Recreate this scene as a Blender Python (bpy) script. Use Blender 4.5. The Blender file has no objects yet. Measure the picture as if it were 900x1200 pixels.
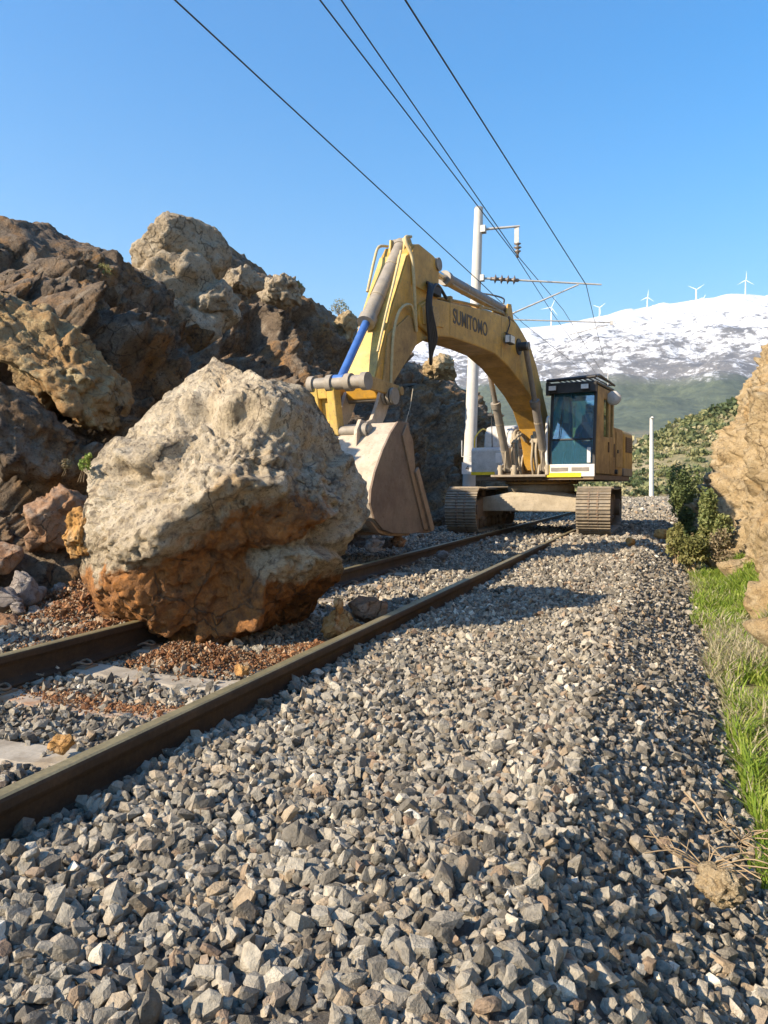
import bpy, bmesh, math, random
import numpy as np
from mathutils import Vector, Matrix
random.seed(7)
RNG = np.random.default_rng(11)
D2R = math.radians
scene = bpy.context.scene
COL = scene.collection

# ------------------------------------------------------------------ camera
# world: X to the right of the track, Y along the track, Z up, z = 0 at the rail head
YAW, PITCH, CAMZ = 19.9, 1.718, 0.88
cam_data = bpy.data.cameras.new('camera')
cam = bpy.data.objects.new('camera', cam_data)
COL.objects.link(cam)
cam_data.sensor_fit = 'VERTICAL'
cam_data.sensor_height = 36.0
cam_data.lens = 27.0
cam_data.clip_start = 0.05
cam_data.clip_end = 30000
cam.location = (0, 0, CAMZ)
cam.rotation_euler = (D2R(90 - PITCH), 0, D2R(YAW))
scene.camera = cam

# ------------------------------------------------------------------ light
SUN_EL = D2R(30.0)
SUN_DIR = Vector((-0.69 * math.cos(SUN_EL), -0.724 * math.cos(SUN_EL), math.sin(SUN_EL)))  # towards the sun
world = bpy.data.worlds.new('World')
scene.world = world
world.use_nodes = True
wn = world.node_tree
wn.nodes.clear()
sky = wn.nodes.new('ShaderNodeTexSky')
sky.sky_type = 'NISHITA'
sky.sun_disc = False
sky.sun_elevation = SUN_EL
sky.sun_rotation = math.atan2(SUN_DIR.x, SUN_DIR.y)
sky.air_density = 1.5
sky.dust_density = 0.3
sky.ozone_density = 5.0
bg = wn.nodes.new('ShaderNodeBackground')
bg.inputs['Strength'].default_value = 0.071
wo = wn.nodes.new('ShaderNodeOutputWorld')
hs_ = wn.nodes.new('ShaderNodeHueSaturation')
hs_.inputs['Hue'].default_value = 0.502
hs_.inputs['Saturation'].default_value = 1.45
hs_.inputs['Value'].default_value = 1.45
wn.links.new(sky.outputs[0], hs_.inputs['Color'])
wn.links.new(hs_.outputs[0], bg.inputs['Color'])
wn.links.new(bg.outputs[0], wo.inputs['Surface'])
sd = bpy.data.lights.new('sun', 'SUN')
sd.energy = 5.0
sd.angle = D2R(0.53)
sd.color = (1.0, 0.84, 0.63)
sun = bpy.data.objects.new('sun', sd)
COL.objects.link(sun)
sun.rotation_euler = (-SUN_DIR).to_track_quat('-Z', 'Y').to_euler()
sun.location = (-20, -20, 30)
scene.view_settings.view_transform = 'Standard'
scene.view_settings.look = 'None'
scene.view_settings.exposure = 1.25
scene.view_settings.gamma = 1.0

# ------------------------------------------------------------------ projection helpers (measuring only)
_a, _p = D2R(YAW), D2R(PITCH)
CF = np.array([-math.sin(_a) * math.cos(_p), math.cos(_a) * math.cos(_p), -math.sin(_p)])
CR = np.array([math.cos(_a), math.sin(_a), 0.0])
CU = np.cross(CR, CF)
CC = np.array([0, 0, CAMZ])
def ray(px, py): return CF + (px - 450) / 900 * CR - (py - 600) / 900 * CU
def at(px, py, d): return CC + d * ray(px, py)
def atz(px, py, z):
    r = ray(px, py); return CC + r * ((z - CAMZ) / r[2])
def atu(px, py, u):
    r = ray(px, py); return CC + r * (u / r[0])
def proj(P):
    q = np.asarray(P) - CC; d = q @ CF
    return 450 + 900 * (q @ CR) / d, 600 - 900 * (q @ CU) / d, d

# ------------------------------------------------------------------ noise (numpy)
def _h(ix, iy, iz, seed):
    n = (ix.astype(np.uint32) * np.uint32(374761393) + iy.astype(np.uint32) * np.uint32(668265263)
         + iz.astype(np.uint32) * np.uint32(2147483647 & 1274126177) + np.uint32(seed * 974711 & 0xffffffff))
    n = (n ^ (n >> np.uint32(13))) * np.uint32(1274126177)
    n = (n ^ (n >> np.uint32(16))) * np.uint32(2246822519)
    n = n ^ (n >> np.uint32(15))
    return n.astype(np.float64) / 4294967295.0
def vnoise(P, seed=0):
    i = np.floor(P).astype(np.int64); f = P - i
    w = f * f * f * (f * (f * 6 - 15) + 10)
    r = 0
    for a in (0, 1):
        wx = w[:, 0] if a else 1 - w[:, 0]
        for b in (0, 1):
            wy = w[:, 1] if b else 1 - w[:, 1]
            for c in (0, 1):
                wz = w[:, 2] if c else 1 - w[:, 2]
                r = r + wx * wy * wz * _h(i[:, 0] + a, i[:, 1] + b, i[:, 2] + c, seed)
    return r * 2 - 1
def fbm(P, o=4, seed=0, g=0.5, l=2.03):
    r = 0; a = 1.0; t = 0
    for k in range(o):
        r = r + a * vnoise(P * (l ** k) + 17.3 * k, seed + k); t += a; a *= g
    return r / t * 1.6
def ridged(P, o=4, seed=0, g=0.5, l=2.1):
    r = 0; a = 1.0; t = 0
    for k in range(o):
        r = r + a * (1 - 2 * np.abs(vnoise(P * (l ** k) + 9.1 * k, seed + k))); t += a; a *= g
    return r / t
def worley(P, seed=0):
    i = np.floor(P).astype(np.int64); f = P - i
    f1 = np.full(len(P), 9.0); f2 = np.full(len(P), 9.0); idn = np.zeros(len(P))
    for a in (-1, 0, 1):
        for b in (-1, 0, 1):
            for c in (-1, 0, 1):
                x, y, z = i[:, 0] + a, i[:, 1] + b, i[:, 2] + c
                d = ((a + _h(x, y, z, seed) - f[:, 0]) ** 2 + (b + _h(x, y, z, seed + 5) - f[:, 1]) ** 2
                     + (c + _h(x, y, z, seed + 9) - f[:, 2]) ** 2)
                m = d < f1
                f2 = np.where(m, f1, np.minimum(f2, d)); idn = np.where(m, _h(x, y, z, seed + 13), idn)
                f1 = np.where(m, d, f1)
    return np.sqrt(f1), np.sqrt(f2), idn
def facets(P, scale, seed, k=9.0):
    """tilted cells: broken, nearly planar faces that meet along crisp creases"""
    X = P * scale
    i = np.floor(X).astype(np.int64); f = X - i
    num = np.zeros(len(X)); den = np.full(len(X), 1e-12)
    for a in (-1, 0, 1):
        for b in (-1, 0, 1):
            for c in (-1, 0, 1):
                x, y, z = i[:, 0] + a, i[:, 1] + b, i[:, 2] + c
                h1, h2, h3 = _h(x, y, z, seed), _h(x, y, z, seed + 5), _h(x, y, z, seed + 9)
                dx, dy, dz = f[:, 0] - a - h1, f[:, 1] - b - h2, f[:, 2] - c - h3
                w = np.exp(-k * (dx * dx + dy * dy + dz * dz))
                g1 = (h1 * 57.31 + h2 * 13.7) % 1; g2 = (h2 * 91.17 + h3 * 7.3) % 1; g3 = (h3 * 71.93 + h1 * 5.1) % 1
                num += w * (dx * (g1 * 2 - 1) + dy * (g2 * 2 - 1) + dz * (g3 * 2 - 1) + 0.45 * ((h1 * 31.7 + h3 * 17.9) % 1 - .5)); den += w
    return num / den / scale
def warp3(P, s, amp, seed): return P + amp * np.stack([fbm(P * s, 3, seed), fbm(P * s, 3, seed + 20), fbm(P * s, 3, seed + 40)], 1)
def sstep(a, b, x):
    t = np.clip((x - a) / (b - a), 0, 1); return t * t * (3 - 2 * t)

# ------------------------------------------------------------------ object helpers
def tag(o, label=None, cat=None, group=None, kind=None):
    if label: o['label'] = label
    if cat: o['category'] = cat
    if group: o['group'] = group
    if kind: o['kind'] = kind
    return o
def empty(name, loc=(0, 0, 0), rz=0.0):
    o = bpy.data.objects.new(name, None); COL.objects.link(o)
    o.location = loc; o.rotation_euler.z = rz; o.empty_display_size = 0.2
    return o
def link(name, me, mat=None, parent=None, loc=None, rz=0.0):
    if mat is not None and len(me.materials) == 0: me.materials.append(mat)
    o = bpy.data.objects.new(name, me); COL.objects.link(o)
    if parent is not None: o.parent = parent
    if loc is not None: o.location = loc
    if rz: o.rotation_euler.z = rz
    return o
def np_mesh(name, V, Fq, smooth=True, attrs=None):
    """mesh from arrays; Fq (n,3) or (n,4); attrs {name: (n,) floats or (n,3) colours} on points"""
    me = bpy.data.meshes.new(name)
    V = np.ascontiguousarray(V, dtype=np.float32); Fq = np.ascontiguousarray(Fq, dtype=np.int32)
    k = Fq.shape[1]
    me.vertices.add(len(V)); me.vertices.foreach_set('co', V.ravel())
    me.loops.add(Fq.size); me.loops.foreach_set('vertex_index', Fq.ravel())
    me.polygons.add(len(Fq)); me.polygons.foreach_set('loop_start', np.arange(0, Fq.size, k, dtype=np.int32))
    me.polygons.foreach_set('loop_total', np.full(len(Fq), k, dtype=np.int32))
    me.polygons.foreach_set('use_smooth', np.full(len(Fq), smooth))
    me.update(calc_edges=True)
    for nm, a in (attrs or {}).items():
        if a.ndim == 1:
            at_ = me.attributes.new(nm, 'FLOAT', 'POINT'); at_.data.foreach_set('value', a.astype(np.float32))
        else:
            at_ = me.attributes.new(nm, 'FLOAT_COLOR', 'POINT')
            c = np.ones((len(a), 4), np.float32); c[:, :3] = a; at_.data.foreach_set('color', c.ravel())
    return me

class MB:
    """collects simple solids and builds ONE mesh object"""
    def __init__(s): s.v = []; s.f = []; s.sm = []
    def add(s, V, F, smooth=False):
        o = len(s.v); s.v += [tuple(map(float, p)) for p in V]
        s.f += [tuple(i + o for i in f) for f in F]; s.sm += [smooth] * len(F)
        return s
    def box(s, a, b, rx=0, ry=0, rz=0):
        (x0, y0, z0), (x1, y1, z1) = a, b
        c = Vector(((x0 + x1) / 2, (y0 + y1) / 2, (z0 + z1) / 2))
        M = Matrix.Rotation(rz, 3, 'Z') @ Matrix.Rotation(ry, 3, 'Y') @ Matrix.Rotation(rx, 3, 'X')
        V = [c + M @ (Vector(p) - c) for p in ((x0, y0, z0), (x1, y0, z0), (x1, y1, z0), (x0, y1, z0), (x0, y0, z1), (x1, y0, z1), (x1, y1, z1), (x0, y1, z1))]
        return s.add(V, [(0, 3, 2, 1), (4, 5, 6, 7), (0, 1, 5, 4), (1, 2, 6, 5), (2, 3, 7, 6), (3, 0, 4, 7)])
    def prism(s, poly, x0, x1, axis=0):
        """polygon of (y,z) pushed from x0 to x1 (axis 0); axis 2: polygon of (x,y) from z0 to z1"""
        n = len(poly)
        area = sum(poly[i][0] * poly[(i + 1) % n][1] - poly[(i + 1) % n][0] * poly[i][1] for i in range(n))
        if area < 0: poly = poly[::-1]
        P = (lambda a, b, t: (t, a, b)) if axis == 0 else ((lambda a, b, t: (a, b, t)) if axis == 2 else (lambda a, b, t: (b, t, a)))
        V = [P(a, b, x0) for a, b in poly] + [P(a, b, x1) for a, b in poly]
        F = [tuple(range(n))[::-1], tuple(range(n, 2 * n))] + [(i, (i + 1) % n, n + (i + 1) % n, n + i) for i in range(n)]
        return s.add(V, F)
    def cyl(s, p0, p1, r0, r1=None, n=16, caps=True):
        r1 = r0 if r1 is None else r1
        p0, p1 = Vector(p0), Vector(p1); d = (p1 - p0).normalized()
        t = d.orthogonal().normalized(); b = d.cross(t)
        V = []
        for p, r in ((p0, r0), (p1, r1)):
            for i in range(n):
                a = 2 * math.pi * i / n; V.append(p + r * (math.cos(a) * t + math.sin(a) * b))
        s.add(V, [(i, (i + 1) % n, n + (i + 1) % n, n + i) for i in range(n)], True)
        if caps: s.add(V, [tuple(range(n))[::-1], tuple(range(n, 2 * n))])
        return s
    def tube(s, pts, r, n=8):
        P = [Vector(p) for p in pts]; t0 = None; V = []; m = len(P)
        for k, p in enumerate(P):
            d = (P[min(k + 1, m - 1)] - P[max(k - 1, 0)]).normalized()
            t = d.orthogonal().normalized() if t0 is None else (t0 - d * t0.dot(d)).normalized()
            t0 = t; b = d.cross(t)
            rr = r[k] if isinstance(r, (list, tuple)) else r
            V += [p + rr * (math.cos(2 * math.pi * i / n) * t + math.sin(2 * math.pi * i / n) * b) for i in range(n)]
        F = [(k * n + i, k * n + (i + 1) % n, (k + 1) * n + (i + 1) % n, (k + 1) * n + i) for k in range(m - 1) for i in range(n)]
        s.add(V, F, True)
        return s.add(V, [tuple(range(n))[::-1], tuple(range((m - 1) * n, m * n))])
    def lathe(s, c, axis, prof, n=24):
        """prof: (distance along axis, radius)"""
        c, d = Vector(c), Vector(axis).normalized(); t = d.orthogonal().normalized(); b = d.cross(t)
        V = [c + h * d + r * (math.cos(2 * math.pi * i / n) * t + math.sin(2 * math.pi * i / n) * b) for h, r in prof for i in range(n)]
        F = [(k * n + i, k * n + (i + 1) % n, (k + 1) * n + (i + 1) % n, (k + 1) * n + i) for k in range(len(prof) - 1) for i in range(n)]
        s.add(V, F, True)
        return s.add(V, [tuple(range(n))[::-1], tuple(range((len(prof) - 1) * n, len(prof) * n))])
    def mesh(s, name):
        me = bpy.data.meshes.new(name); me.from_pydata(s.v, [], s.f); me.update()
        me.polygons.foreach_set('use_smooth', s.sm)
        return me
    def build(s, name, mat, parent=None, loc=None, rz=0.0, bevel=0.0, seg=2):
        o = link(name, s.mesh(name), mat, parent, loc, rz)
        if bevel:
            m = o.modifiers.new('bevel', 'BEVEL'); m.width = bevel; m.segments = seg
            m.limit_method = 'ANGLE'; m.angle_limit = D2R(40)
        return o
def smooth_path(pts, n=6):
    P = [Vector(p) for p in pts]; out = []
    for i in range(len(P) - 1):
        a, b, c, d = P[max(i - 1, 0)], P[i], P[i + 1], P[min(i + 2, len(P) - 1)]
        for k in range(n):
            t = k / n
            out.append(0.5 * ((2 * b) + (c - a) * t + (2 * a - 5 * b + 4 * c - d) * t * t + (3 * b - a - 3 * c + d) * t ** 3))
    return out + [P[-1]]

# ------------------------------------------------------------------ materials
class G:
    def __init__(s, name):
        s.m = bpy.data.materials.new(name); s.m.use_nodes = True; s.nt = s.m.node_tree; s.nt.nodes.clear()
        s.out = s.nt.nodes.new('ShaderNodeOutputMaterial')
    def __call__(s, t, ins=None, out=0, **attrs):
        n = s.nt.nodes.new('ShaderNode' + t)
        for k, v in attrs.items(): setattr(n, k, v)
        for k, v in (ins or {}).items():
            if isinstance(v, bpy.types.NodeSocket): s.nt.links.new(v, n.inputs[k])
            else: n.inputs[k].default_value = v
        return n.outputs[out]
    def pos(s, obj=False):
        return s('TexCoord', out='Object') if obj else s('NewGeometry', out='Position')
    def noise(s, v, scale, detail=6, rough=0.55, dist=0.0):
        return s('TexNoise', {'Vector': v, 'Scale': scale, 'Detail': detail, 'Roughness': rough, 'Distortion': dist}, 'Fac')
    def ramp(s, f, stops, interp='LINEAR'):
        n = s.nt.nodes.new('ShaderNodeValToRGB'); n.color_ramp.interpolation = interp
        e = n.color_ramp.elements
        while len(e) < len(stops): e.new(0.5)
        for el, (p, c) in zip(e, stops):
            el.position = p; el.color = (*c, 1) if isinstance(c, (tuple, list)) else (c, c, c, 1)
        s.nt.links.new(f, n.inputs[0]); return n.outputs[0]
    def mix(s, f, a, b, blend='MIX'):
        n = s.nt.nodes.new('ShaderNodeMix'); n.data_type = 'RGBA'; n.blend_type = blend
        for i, v in ((0, f), (6, a), (7, b)):
            if isinstance(v, bpy.types.NodeSocket): s.nt.links.new(v, n.inputs[i])
            else: n.inputs[i].default_value = (*v, 1) if isinstance(v, (tuple, list)) else v
        return n.outputs[2]
    def math(s, op, a, b=0.5):
        n = s.nt.nodes.new('ShaderNodeMath'); n.operation = op
        for i, v in ((0, a), (1, b)):
            if isinstance(v, bpy.types.NodeSocket): s.nt.links.new(v, n.inputs[i])
            else: n.inputs[i].default_value = v
        return n.outputs[0]
    def sep(s, v, axis): return s('SeparateXYZ', {0: v}, axis)
    def bump(s, h, strength, dist=0.02, normal=None):
        ins = {'Height': h, 'Strength': strength, 'Distance': dist}
        if normal is not None: ins['Normal'] = normal
        return s('Bump', ins)
    def bsdf(s, color, rough=0.7, metal=0.0, normal=None, **kw):
        ins = {'Base Color': (*color, 1) if isinstance(color, tuple) else color, 'Roughness': rough, 'Metallic': metal}
        if normal is not None: ins['Normal'] = normal
        for k, v in kw.items(): ins[k.replace('_', ' ')] = v
        b = s('BsdfPrincipled', ins); s.nt.links.new(b, s.out.inputs[0]); return s.m

def paint(name, col, dirt, amount=0.5, rough=0.45, metal=0.0, scale=3.0, bumps=0.15, scratch=None):
    g = G(name); p = g.pos(True)
    n1 = g.noise(p, scale, 8, 0.62, 0.4); n2 = g.noise(p, scale * 7, 6, 0.7)
    f = g.math('ADD', g.math('MULTIPLY', n1, 0.65), g.math('MULTIPLY', n2, 0.35))
    m = g.ramp(f, [(0.62 - amount * 0.35, 0.0), (0.80 - amount * 0.2, 1.0)])
    c = g.mix(g.math('MULTIPLY', m, min(1.0, amount * 1.3)), col, dirt)
    v = g.ramp(g.noise(p, scale * 2.3, 4), [(0.3, 0.82), (0.7, 1.12)])
    c = g.mix(1.0, c, v, 'MULTIPLY')
    if scratch:
        w = g('TexNoise', {'Vector': g('Mapping', {'Vector': p, 'Scale': (3, 3, 22)}), 'Scale': 2.0, 'Detail': 5, 'Roughness': 0.7}, 'Fac')
        c = g.mix(g.math('MULTIPLY', g.ramp(w, [(0.60, 0.0), (0.66, 1.0)]), 0.6), c, scratch)
    st = g('TexNoise', {'Vector': g('Mapping', {'Vector': p, 'Scale': (5, 5, 1.8)}), 'Scale': 1.6, 'Detail': 6, 'Roughness': 0.7}, 'Fac')
    c = g.mix(g.math('MULTIPLY', g.ramp(st, [(0.52, 0.0), (0.74, 1.0)]), min(0.5, amount * 0.7)), c, tuple(x * 0.55 for x in dirt))
    sp = g.noise(p, 34, 3, 0.6)
    c = g.mix(g.math('MULTIPLY', g.ramp(sp, [(0.62, 0.0), (0.68, 1.0)]), min(0.7, amount)), c, tuple(x * 0.4 for x in dirt))
    r = g.ramp(m, [(0.0, rough), (1.0, min(1, rough + 0.35))])
    return g.bsdf(c, r, metal, g.bump(n2, bumps, 0.01))

def rock_mat(name, base, dark, warm, pale, scale=1.0, soil=None, warm_cut=0.56, dark_cut=0.52, bump=0.6):
    """weathered rock: base tone, dark lichen/varnish patches, warm iron stains, pale fresh patches"""
    g = G(name); p = g.pos()
    a = g.noise(p, 0.9 * scale, 8, 0.62, 0.8); b = g.noise(p, 2.6 * scale, 9, 0.68, 0.3)
    d = g.noise(p, 9 * scale, 8, 0.7); e = g.noise(p, 38 * scale, 5, 0.7)
    c = g.mix(g.ramp(a, [(warm_cut - 0.06, 0.0), (warm_cut + 0.12, 1.0)]), base, warm)
    c = g.mix(g.ramp(b, [(0.50, 0.0), (0.66, 0.9)]), c, pale)
    f = g.math('ADD', g.math('MULTIPLY', b, -0.35), g.math('ADD', g.math('MULTIPLY', d, 0.75), 0.30))
    c = g.mix(g.ramp(f, [(dark_cut - 0.04, 0.0), (dark_cut + 0.10, 0.85)]), c, dark)
    c = g.mix(g.ramp(e, [(0.53, 0.0), (0.66, 0.70)]), c, dark)
    sp = g.noise(p, 17 * scale, 4, 0.6, 1.2)
    c = g.mix(g.ramp(sp, [(0.58, 0.0), (0.66, 0.75)]), c, dark)
    if soil is not None:
        s_ = g('Attribute', attribute_name='soil', out='Fac')
        sf = g.math('ADD', s_, g.math('MULTIPLY', g.math('SUBTRACT', b, 0.5), 1.5))
        sc = g.mix(g.ramp(d, [(0.35, 0.0), (0.65, 1.0)]), soil[0], soil[1])
        c = g.mix(g.ramp(sf, [(0.40, 0.0), (0.62, 0.93)]), c, sc)
    c = g.mix(1.0, c, g.ramp(e, [(0.25, 0.72), (0.75, 1.22)]), 'MULTIPLY')
    h = g.math('ADD', g.math('MULTIPLY', d, 0.7), g.math('MULTIPLY', e, 0.3))
    vor = g('TexVoronoi', {'Vector': p, 'Scale': 24 * scale, 'Randomness': 1.0}, 'Distance')
    wv = g('VectorMath', {0: p, 1: g('VectorMath', {0: g('TexNoise', {'Vector': p, 'Scale': 2.2 * scale, 'Detail': 4}, 'Color'), 'Scale': 0.45 / scale}, operation='SCALE')}, operation='ADD')
    crk = g('TexVoronoi', {'Vector': wv, 'Scale': 2.6 * scale}, 'Distance', feature='DISTANCE_TO_EDGE')
    cm = g.ramp(g.noise(p, 1.7 * scale, 3), [(0.47, 1.0), (0.56, 0.0)])
    crk = g.math('MAXIMUM', g.ramp(crk, [(0.0, 0.0), (0.030, 1.0)]), cm)
    c = g.mix(g.math('MULTIPLY', g.math('SUBTRACT', 1.0, crk), 0.7), c, dark)
    nb = g.bump(crk, 0.9, 0.05 / scale)
    nb = g.bump(h, bump, 0.10 / scale, nb)
    nb = g.bump(g.noise(p, 95 * scale, 4, 0.7), bump * 0.7, 0.012 / scale, nb)
    nb = g.bump(vor, bump * 0.35, 0.012 / scale, nb)
    return g.bsdf(c, 0.92, 0, nb, Specular_IOR_Level=0.25)

YEL = (0.60, 0.325, 0.035); DUST = (0.34, 0.27, 0.18)
M = {}
M['boulder'] = rock_mat('pale_limestone', (0.53, 0.44, 0.31), (0.145, 0.115, 0.085), (0.48, 0.29, 0.11), (0.69, 0.60, 0.455), 1.25,
                        ((0.14, 0.064, 0.027), (0.50, 0.21, 0.055)), 0.60, 0.535, 0.9)
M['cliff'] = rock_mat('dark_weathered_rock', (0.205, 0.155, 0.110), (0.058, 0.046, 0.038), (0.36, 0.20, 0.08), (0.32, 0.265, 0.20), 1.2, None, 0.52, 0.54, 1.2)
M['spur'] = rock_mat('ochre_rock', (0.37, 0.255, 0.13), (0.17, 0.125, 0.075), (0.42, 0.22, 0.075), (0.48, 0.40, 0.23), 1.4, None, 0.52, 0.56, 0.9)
M['outcrop'] = rock_mat('grey_lichened_limestone', (0.36, 0.29, 0.20), (0.10, 0.085, 0.065), (0.36, 0.25, 0.13), (0.48, 0.42, 0.32), 1.1, None, 0.62, 0.55, 0.8)
M['cutting'] = rock_mat('sandy_cutting_rock', (0.49, 0.37, 0.21), (0.21, 0.15, 0.085), (0.48, 0.29, 0.105), (0.58, 0.48, 0.32), 1.1, None, 0.60, 0.58, 1.1)
M['red_rock'] = rock_mat('reddish_rock', (0.33, 0.20, 0.12), (0.12, 0.09, 0.065), (0.36, 0.18, 0.08), (0.42, 0.33, 0.25), 2.0, None, 0.52, 0.58, 0.7)
M['orange_rock'] = rock_mat('orange_rock', (0.45, 0.25, 0.09), (0.25, 0.12, 0.045), (0.48, 0.26, 0.08), (0.58, 0.42, 0.24), 2.5, None, 0.50, 0.60, 0.7)
M['grey_rock'] = rock_mat('grey_rubble_rock', (0.27, 0.23, 0.20), (0.10, 0.085, 0.075), (0.33, 0.20, 0.10), (0.40, 0.36, 0.31), 2.5, None, 0.58, 0.56, 0.7)

PALETTE = [(0.00, (0.115, 0.101, 0.080)), (0.22, (0.195, 0.174, 0.139)), (0.45, (0.272, 0.244, 0.195)), (0.66, (0.345, 0.311, 0.249)),
           (0.82, (0.42, 0.375, 0.295)), (0.88, (0.36, 0.275, 0.18)), (0.92, (0.23, 0.16, 0.11)), (0.97, (0.48, 0.43, 0.335)), (1.0, (0.72, 0.67, 0.56))]
def palette(x):
    xs = [p for p, _ in PALETTE]
    return np.stack([np.interp(x, xs, [c[k] for _, c in PALETTE]) for k in range(3)], 1)
def stone_mat(name, use_attr):
    g = G(name); p = g.pos()
    if use_attr: c = g('Attribute', attribute_name='tint', out='Color')
    else: c = g.ramp(g('ObjectInfo', out='Random'), PALETTE)
    n = g.noise(p, 45, 6, 0.7); n2 = g.noise(p, 160, 3, 0.6)
    c = g.mix(1.0, c, g.ramp(n, [(0.28, 0.62), (0.72, 1.30)]), 'MULTIPLY')
    c = g.mix(g.ramp(g.noise(p, 14, 3), [(0.56, 0.0), (0.70, 0.40)]), c, (0.33, 0.24, 0.15))
    return g.bsdf(c, 0.88, 0, g.bump(g.math('ADD', n, g.math('MULTIPLY', n2, 0.4)), 0.9, 0.012), Specular_IOR_Level=0.3)
M['stone'] = stone_mat('crushed_stone', True)
M['stone_single'] = stone_mat('crushed_stone_single', False)
def soil_mat(name, a, b, c_, scale=6.0):
    g = G(name); p = g.pos()
    n = g.noise(p, scale, 9, 0.7); n2 = g.noise(p, scale * 6, 6, 0.7)
    c = g.ramp(n, [(0.3, a), (0.52, b), (0.72, c_)])
    c = g.mix(1.0, c, g.ramp(n2, [(0.3, 0.65), (0.7, 1.25)]), 'MULTIPLY')
    return g.bsdf(c, 0.95, 0, g.bump(n2, 0.8, 0.03))
M['bed'] = soil_mat('ballast_dust', (0.07, 0.062, 0.05), (0.12, 0.106, 0.088), (0.19, 0.168, 0.138), 22)
M['redsoil'] = soil_mat('red_soil', (0.24, 0.10, 0.04), (0.36, 0.165, 0.06), (0.44, 0.22, 0.09), 12)
M['ground'] = soil_mat('dry_ground', (0.16, 0.13, 0.075), (0.24, 0.20, 0.11), (0.20, 0.21, 0.08), 0.8)
def rail_mat():
    g = G('rusty_rail_steel'); p = g.pos()
    n = g.noise(p, 6, 8, 0.7); n2 = g.noise(p, 60, 4, 0.7)
    c = g.ramp(n, [(0.3, (0.028, 0.018, 0.011)), (0.7, (0.075, 0.044, 0.022))])
    top = g.ramp(g.sep(g('NewGeometry', out='Normal'), 2), [(0.75, 0.0), (0.95, 1.0)])
    head = g.ramp(g.sep(p, 2), [(0.0, 0.0), (0.001, 0.0)])
    zt = g.math('GREATER_THAN', g.sep(p, 2), -0.012)
    tf = g.math('MULTIPLY', top, zt)
    tc = g.ramp(n, [(0.35, (0.20, 0.165, 0.085)), (0.65, (0.29, 0.24, 0.125))])
    c = g.mix(tf, c, tc)
    c = g.mix(1.0, c, g.ramp(n2, [(0.3, 0.75), (0.7, 1.2)]), 'MULTIPLY')
    return g.bsdf(c, g.ramp(tf, [(0.0, 0.8), (1.0, 0.5)]), g.math('MULTIPLY', tf, 0.3), g.bump(n2, 0.25, 0.004))
M['rail'] = rail_mat()
def concrete(name, col, dirt, amt=0.5):
    g = G(name); p = g.pos()
    n = g.noise(p, 5, 8, 0.65); n2 = g.noise(p, 55, 5, 0.7)
    c = g.mix(g.math('MULTIPLY', g.ramp(n, [(0.45, 0.0), (0.68, 1.0)]), amt), col, dirt)
    c = g.mix(1.0, c, g.ramp(n2, [(0.3, 0.82), (0.7, 1.12)]), 'MULTIPLY')
    return g.bsdf(c, 0.88, 0, g.bump(n2, 0.3, 0.006))
M['sleeper'] = concrete('sleeper_concrete', (0.38, 0.335, 0.265), (0.22, 0.175, 0.12), 0.9)
M['sleeper_red'] = concrete('sleeper_concrete_with_red_soil', (0.40, 0.33, 0.25), (0.36, 0.17, 0.07), 1.0)
M['pole'] = concrete('pole_concrete', (0.60, 0.58, 0.53), (0.45, 0.42, 0.37), 0.4)
M['yellow'] = paint('worn_yellow_paint', YEL, (0.33, 0.22, 0.09), 0.62, 0.42, 0, 1.8, 0.12, (0.30, 0.22, 0.12))
M['yellow_pale'] = paint('chipped_yellow_paint', (0.62, 0.42, 0.10), (0.27, 0.22, 0.15), 0.5, 0.5, 0, 2.6, 0.15, (0.22, 0.19, 0.15))
M['yellow_dirty'] = paint('dusty_tan_paint', (0.50, 0.32, 0.10), (0.26, 0.17, 0.08), 0.72, 0.55, 0, 2.5, 0.15)
M['counterweight'] = paint('worn_counterweight_paint', (0.60, 0.36, 0.07), (0.36, 0.24, 0.11), 0.6, 0.5, 0, 2.4, 0.15)
M['stripe'] = paint('yellow_stripe_paint', (0.75, 0.53, 0.02), (0.4, 0.3, 0.1), 0.2, 0.4)
M['grey'] = paint('light_grey_paint', (0.50, 0.49, 0.46), (0.36, 0.31, 0.24), 0.45, 0.5)
M['white'] = paint('white_paint', (0.72, 0.70, 0.66), (0.5, 0.44, 0.35), 0.35, 0.45)
M['dark'] = paint('black_paint', (0.028, 0.028, 0.030), (0.12, 0.10, 0.075), 0.35, 0.5)
M['rubber'] = paint('black_rubber', (0.022, 0.022, 0.024), (0.09, 0.08, 0.06), 0.3, 0.6)
M['steel'] = paint('dusty_steel', (0.26, 0.225, 0.185), (0.36, 0.29, 0.20), 0.55, 0.55, 0.25, 4, 0.2)
M['cylinder'] = paint('cylinder_paint', (0.22, 0.20, 0.18), (0.33, 0.27, 0.19), 0.5, 0.45, 0.1, 4, 0.1)
M['cylinder_dusty'] = paint('dusty_cylinder_paint', (0.26, 0.235, 0.20), (0.36, 0.29, 0.20), 0.5, 0.6, 0.0, 4, 0.1)
M['hose'] = paint('dusty_hose', (0.38, 0.32, 0.23), (0.22, 0.18, 0.13), 0.5, 0.7, 0, 6)
M['tan_hose'] = paint('tan_pipe', (0.52, 0.42, 0.22), (0.33, 0.26, 0.16), 0.4, 0.6, 0, 6)
M['chrome'] = paint('rod_painted_blue_reflection', (0.07, 0.17, 0.46), (0.12, 0.17, 0.30), 0.35, 0.28, 0.2, 4, 0.02)  # chrome with the blue of the reflected sky put into its base colour
M['rod'] = paint('chrome_rod', (0.60, 0.58, 0.55), (0.5, 0.44, 0.36), 0.2, 0.2, 0.8, 4, 0.02)
M['shoe'] = paint('worn_track_steel', (0.22, 0.19, 0.15), (0.36, 0.29, 0.20), 0.65, 0.5, 0.3, 5, 0.25)
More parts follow.
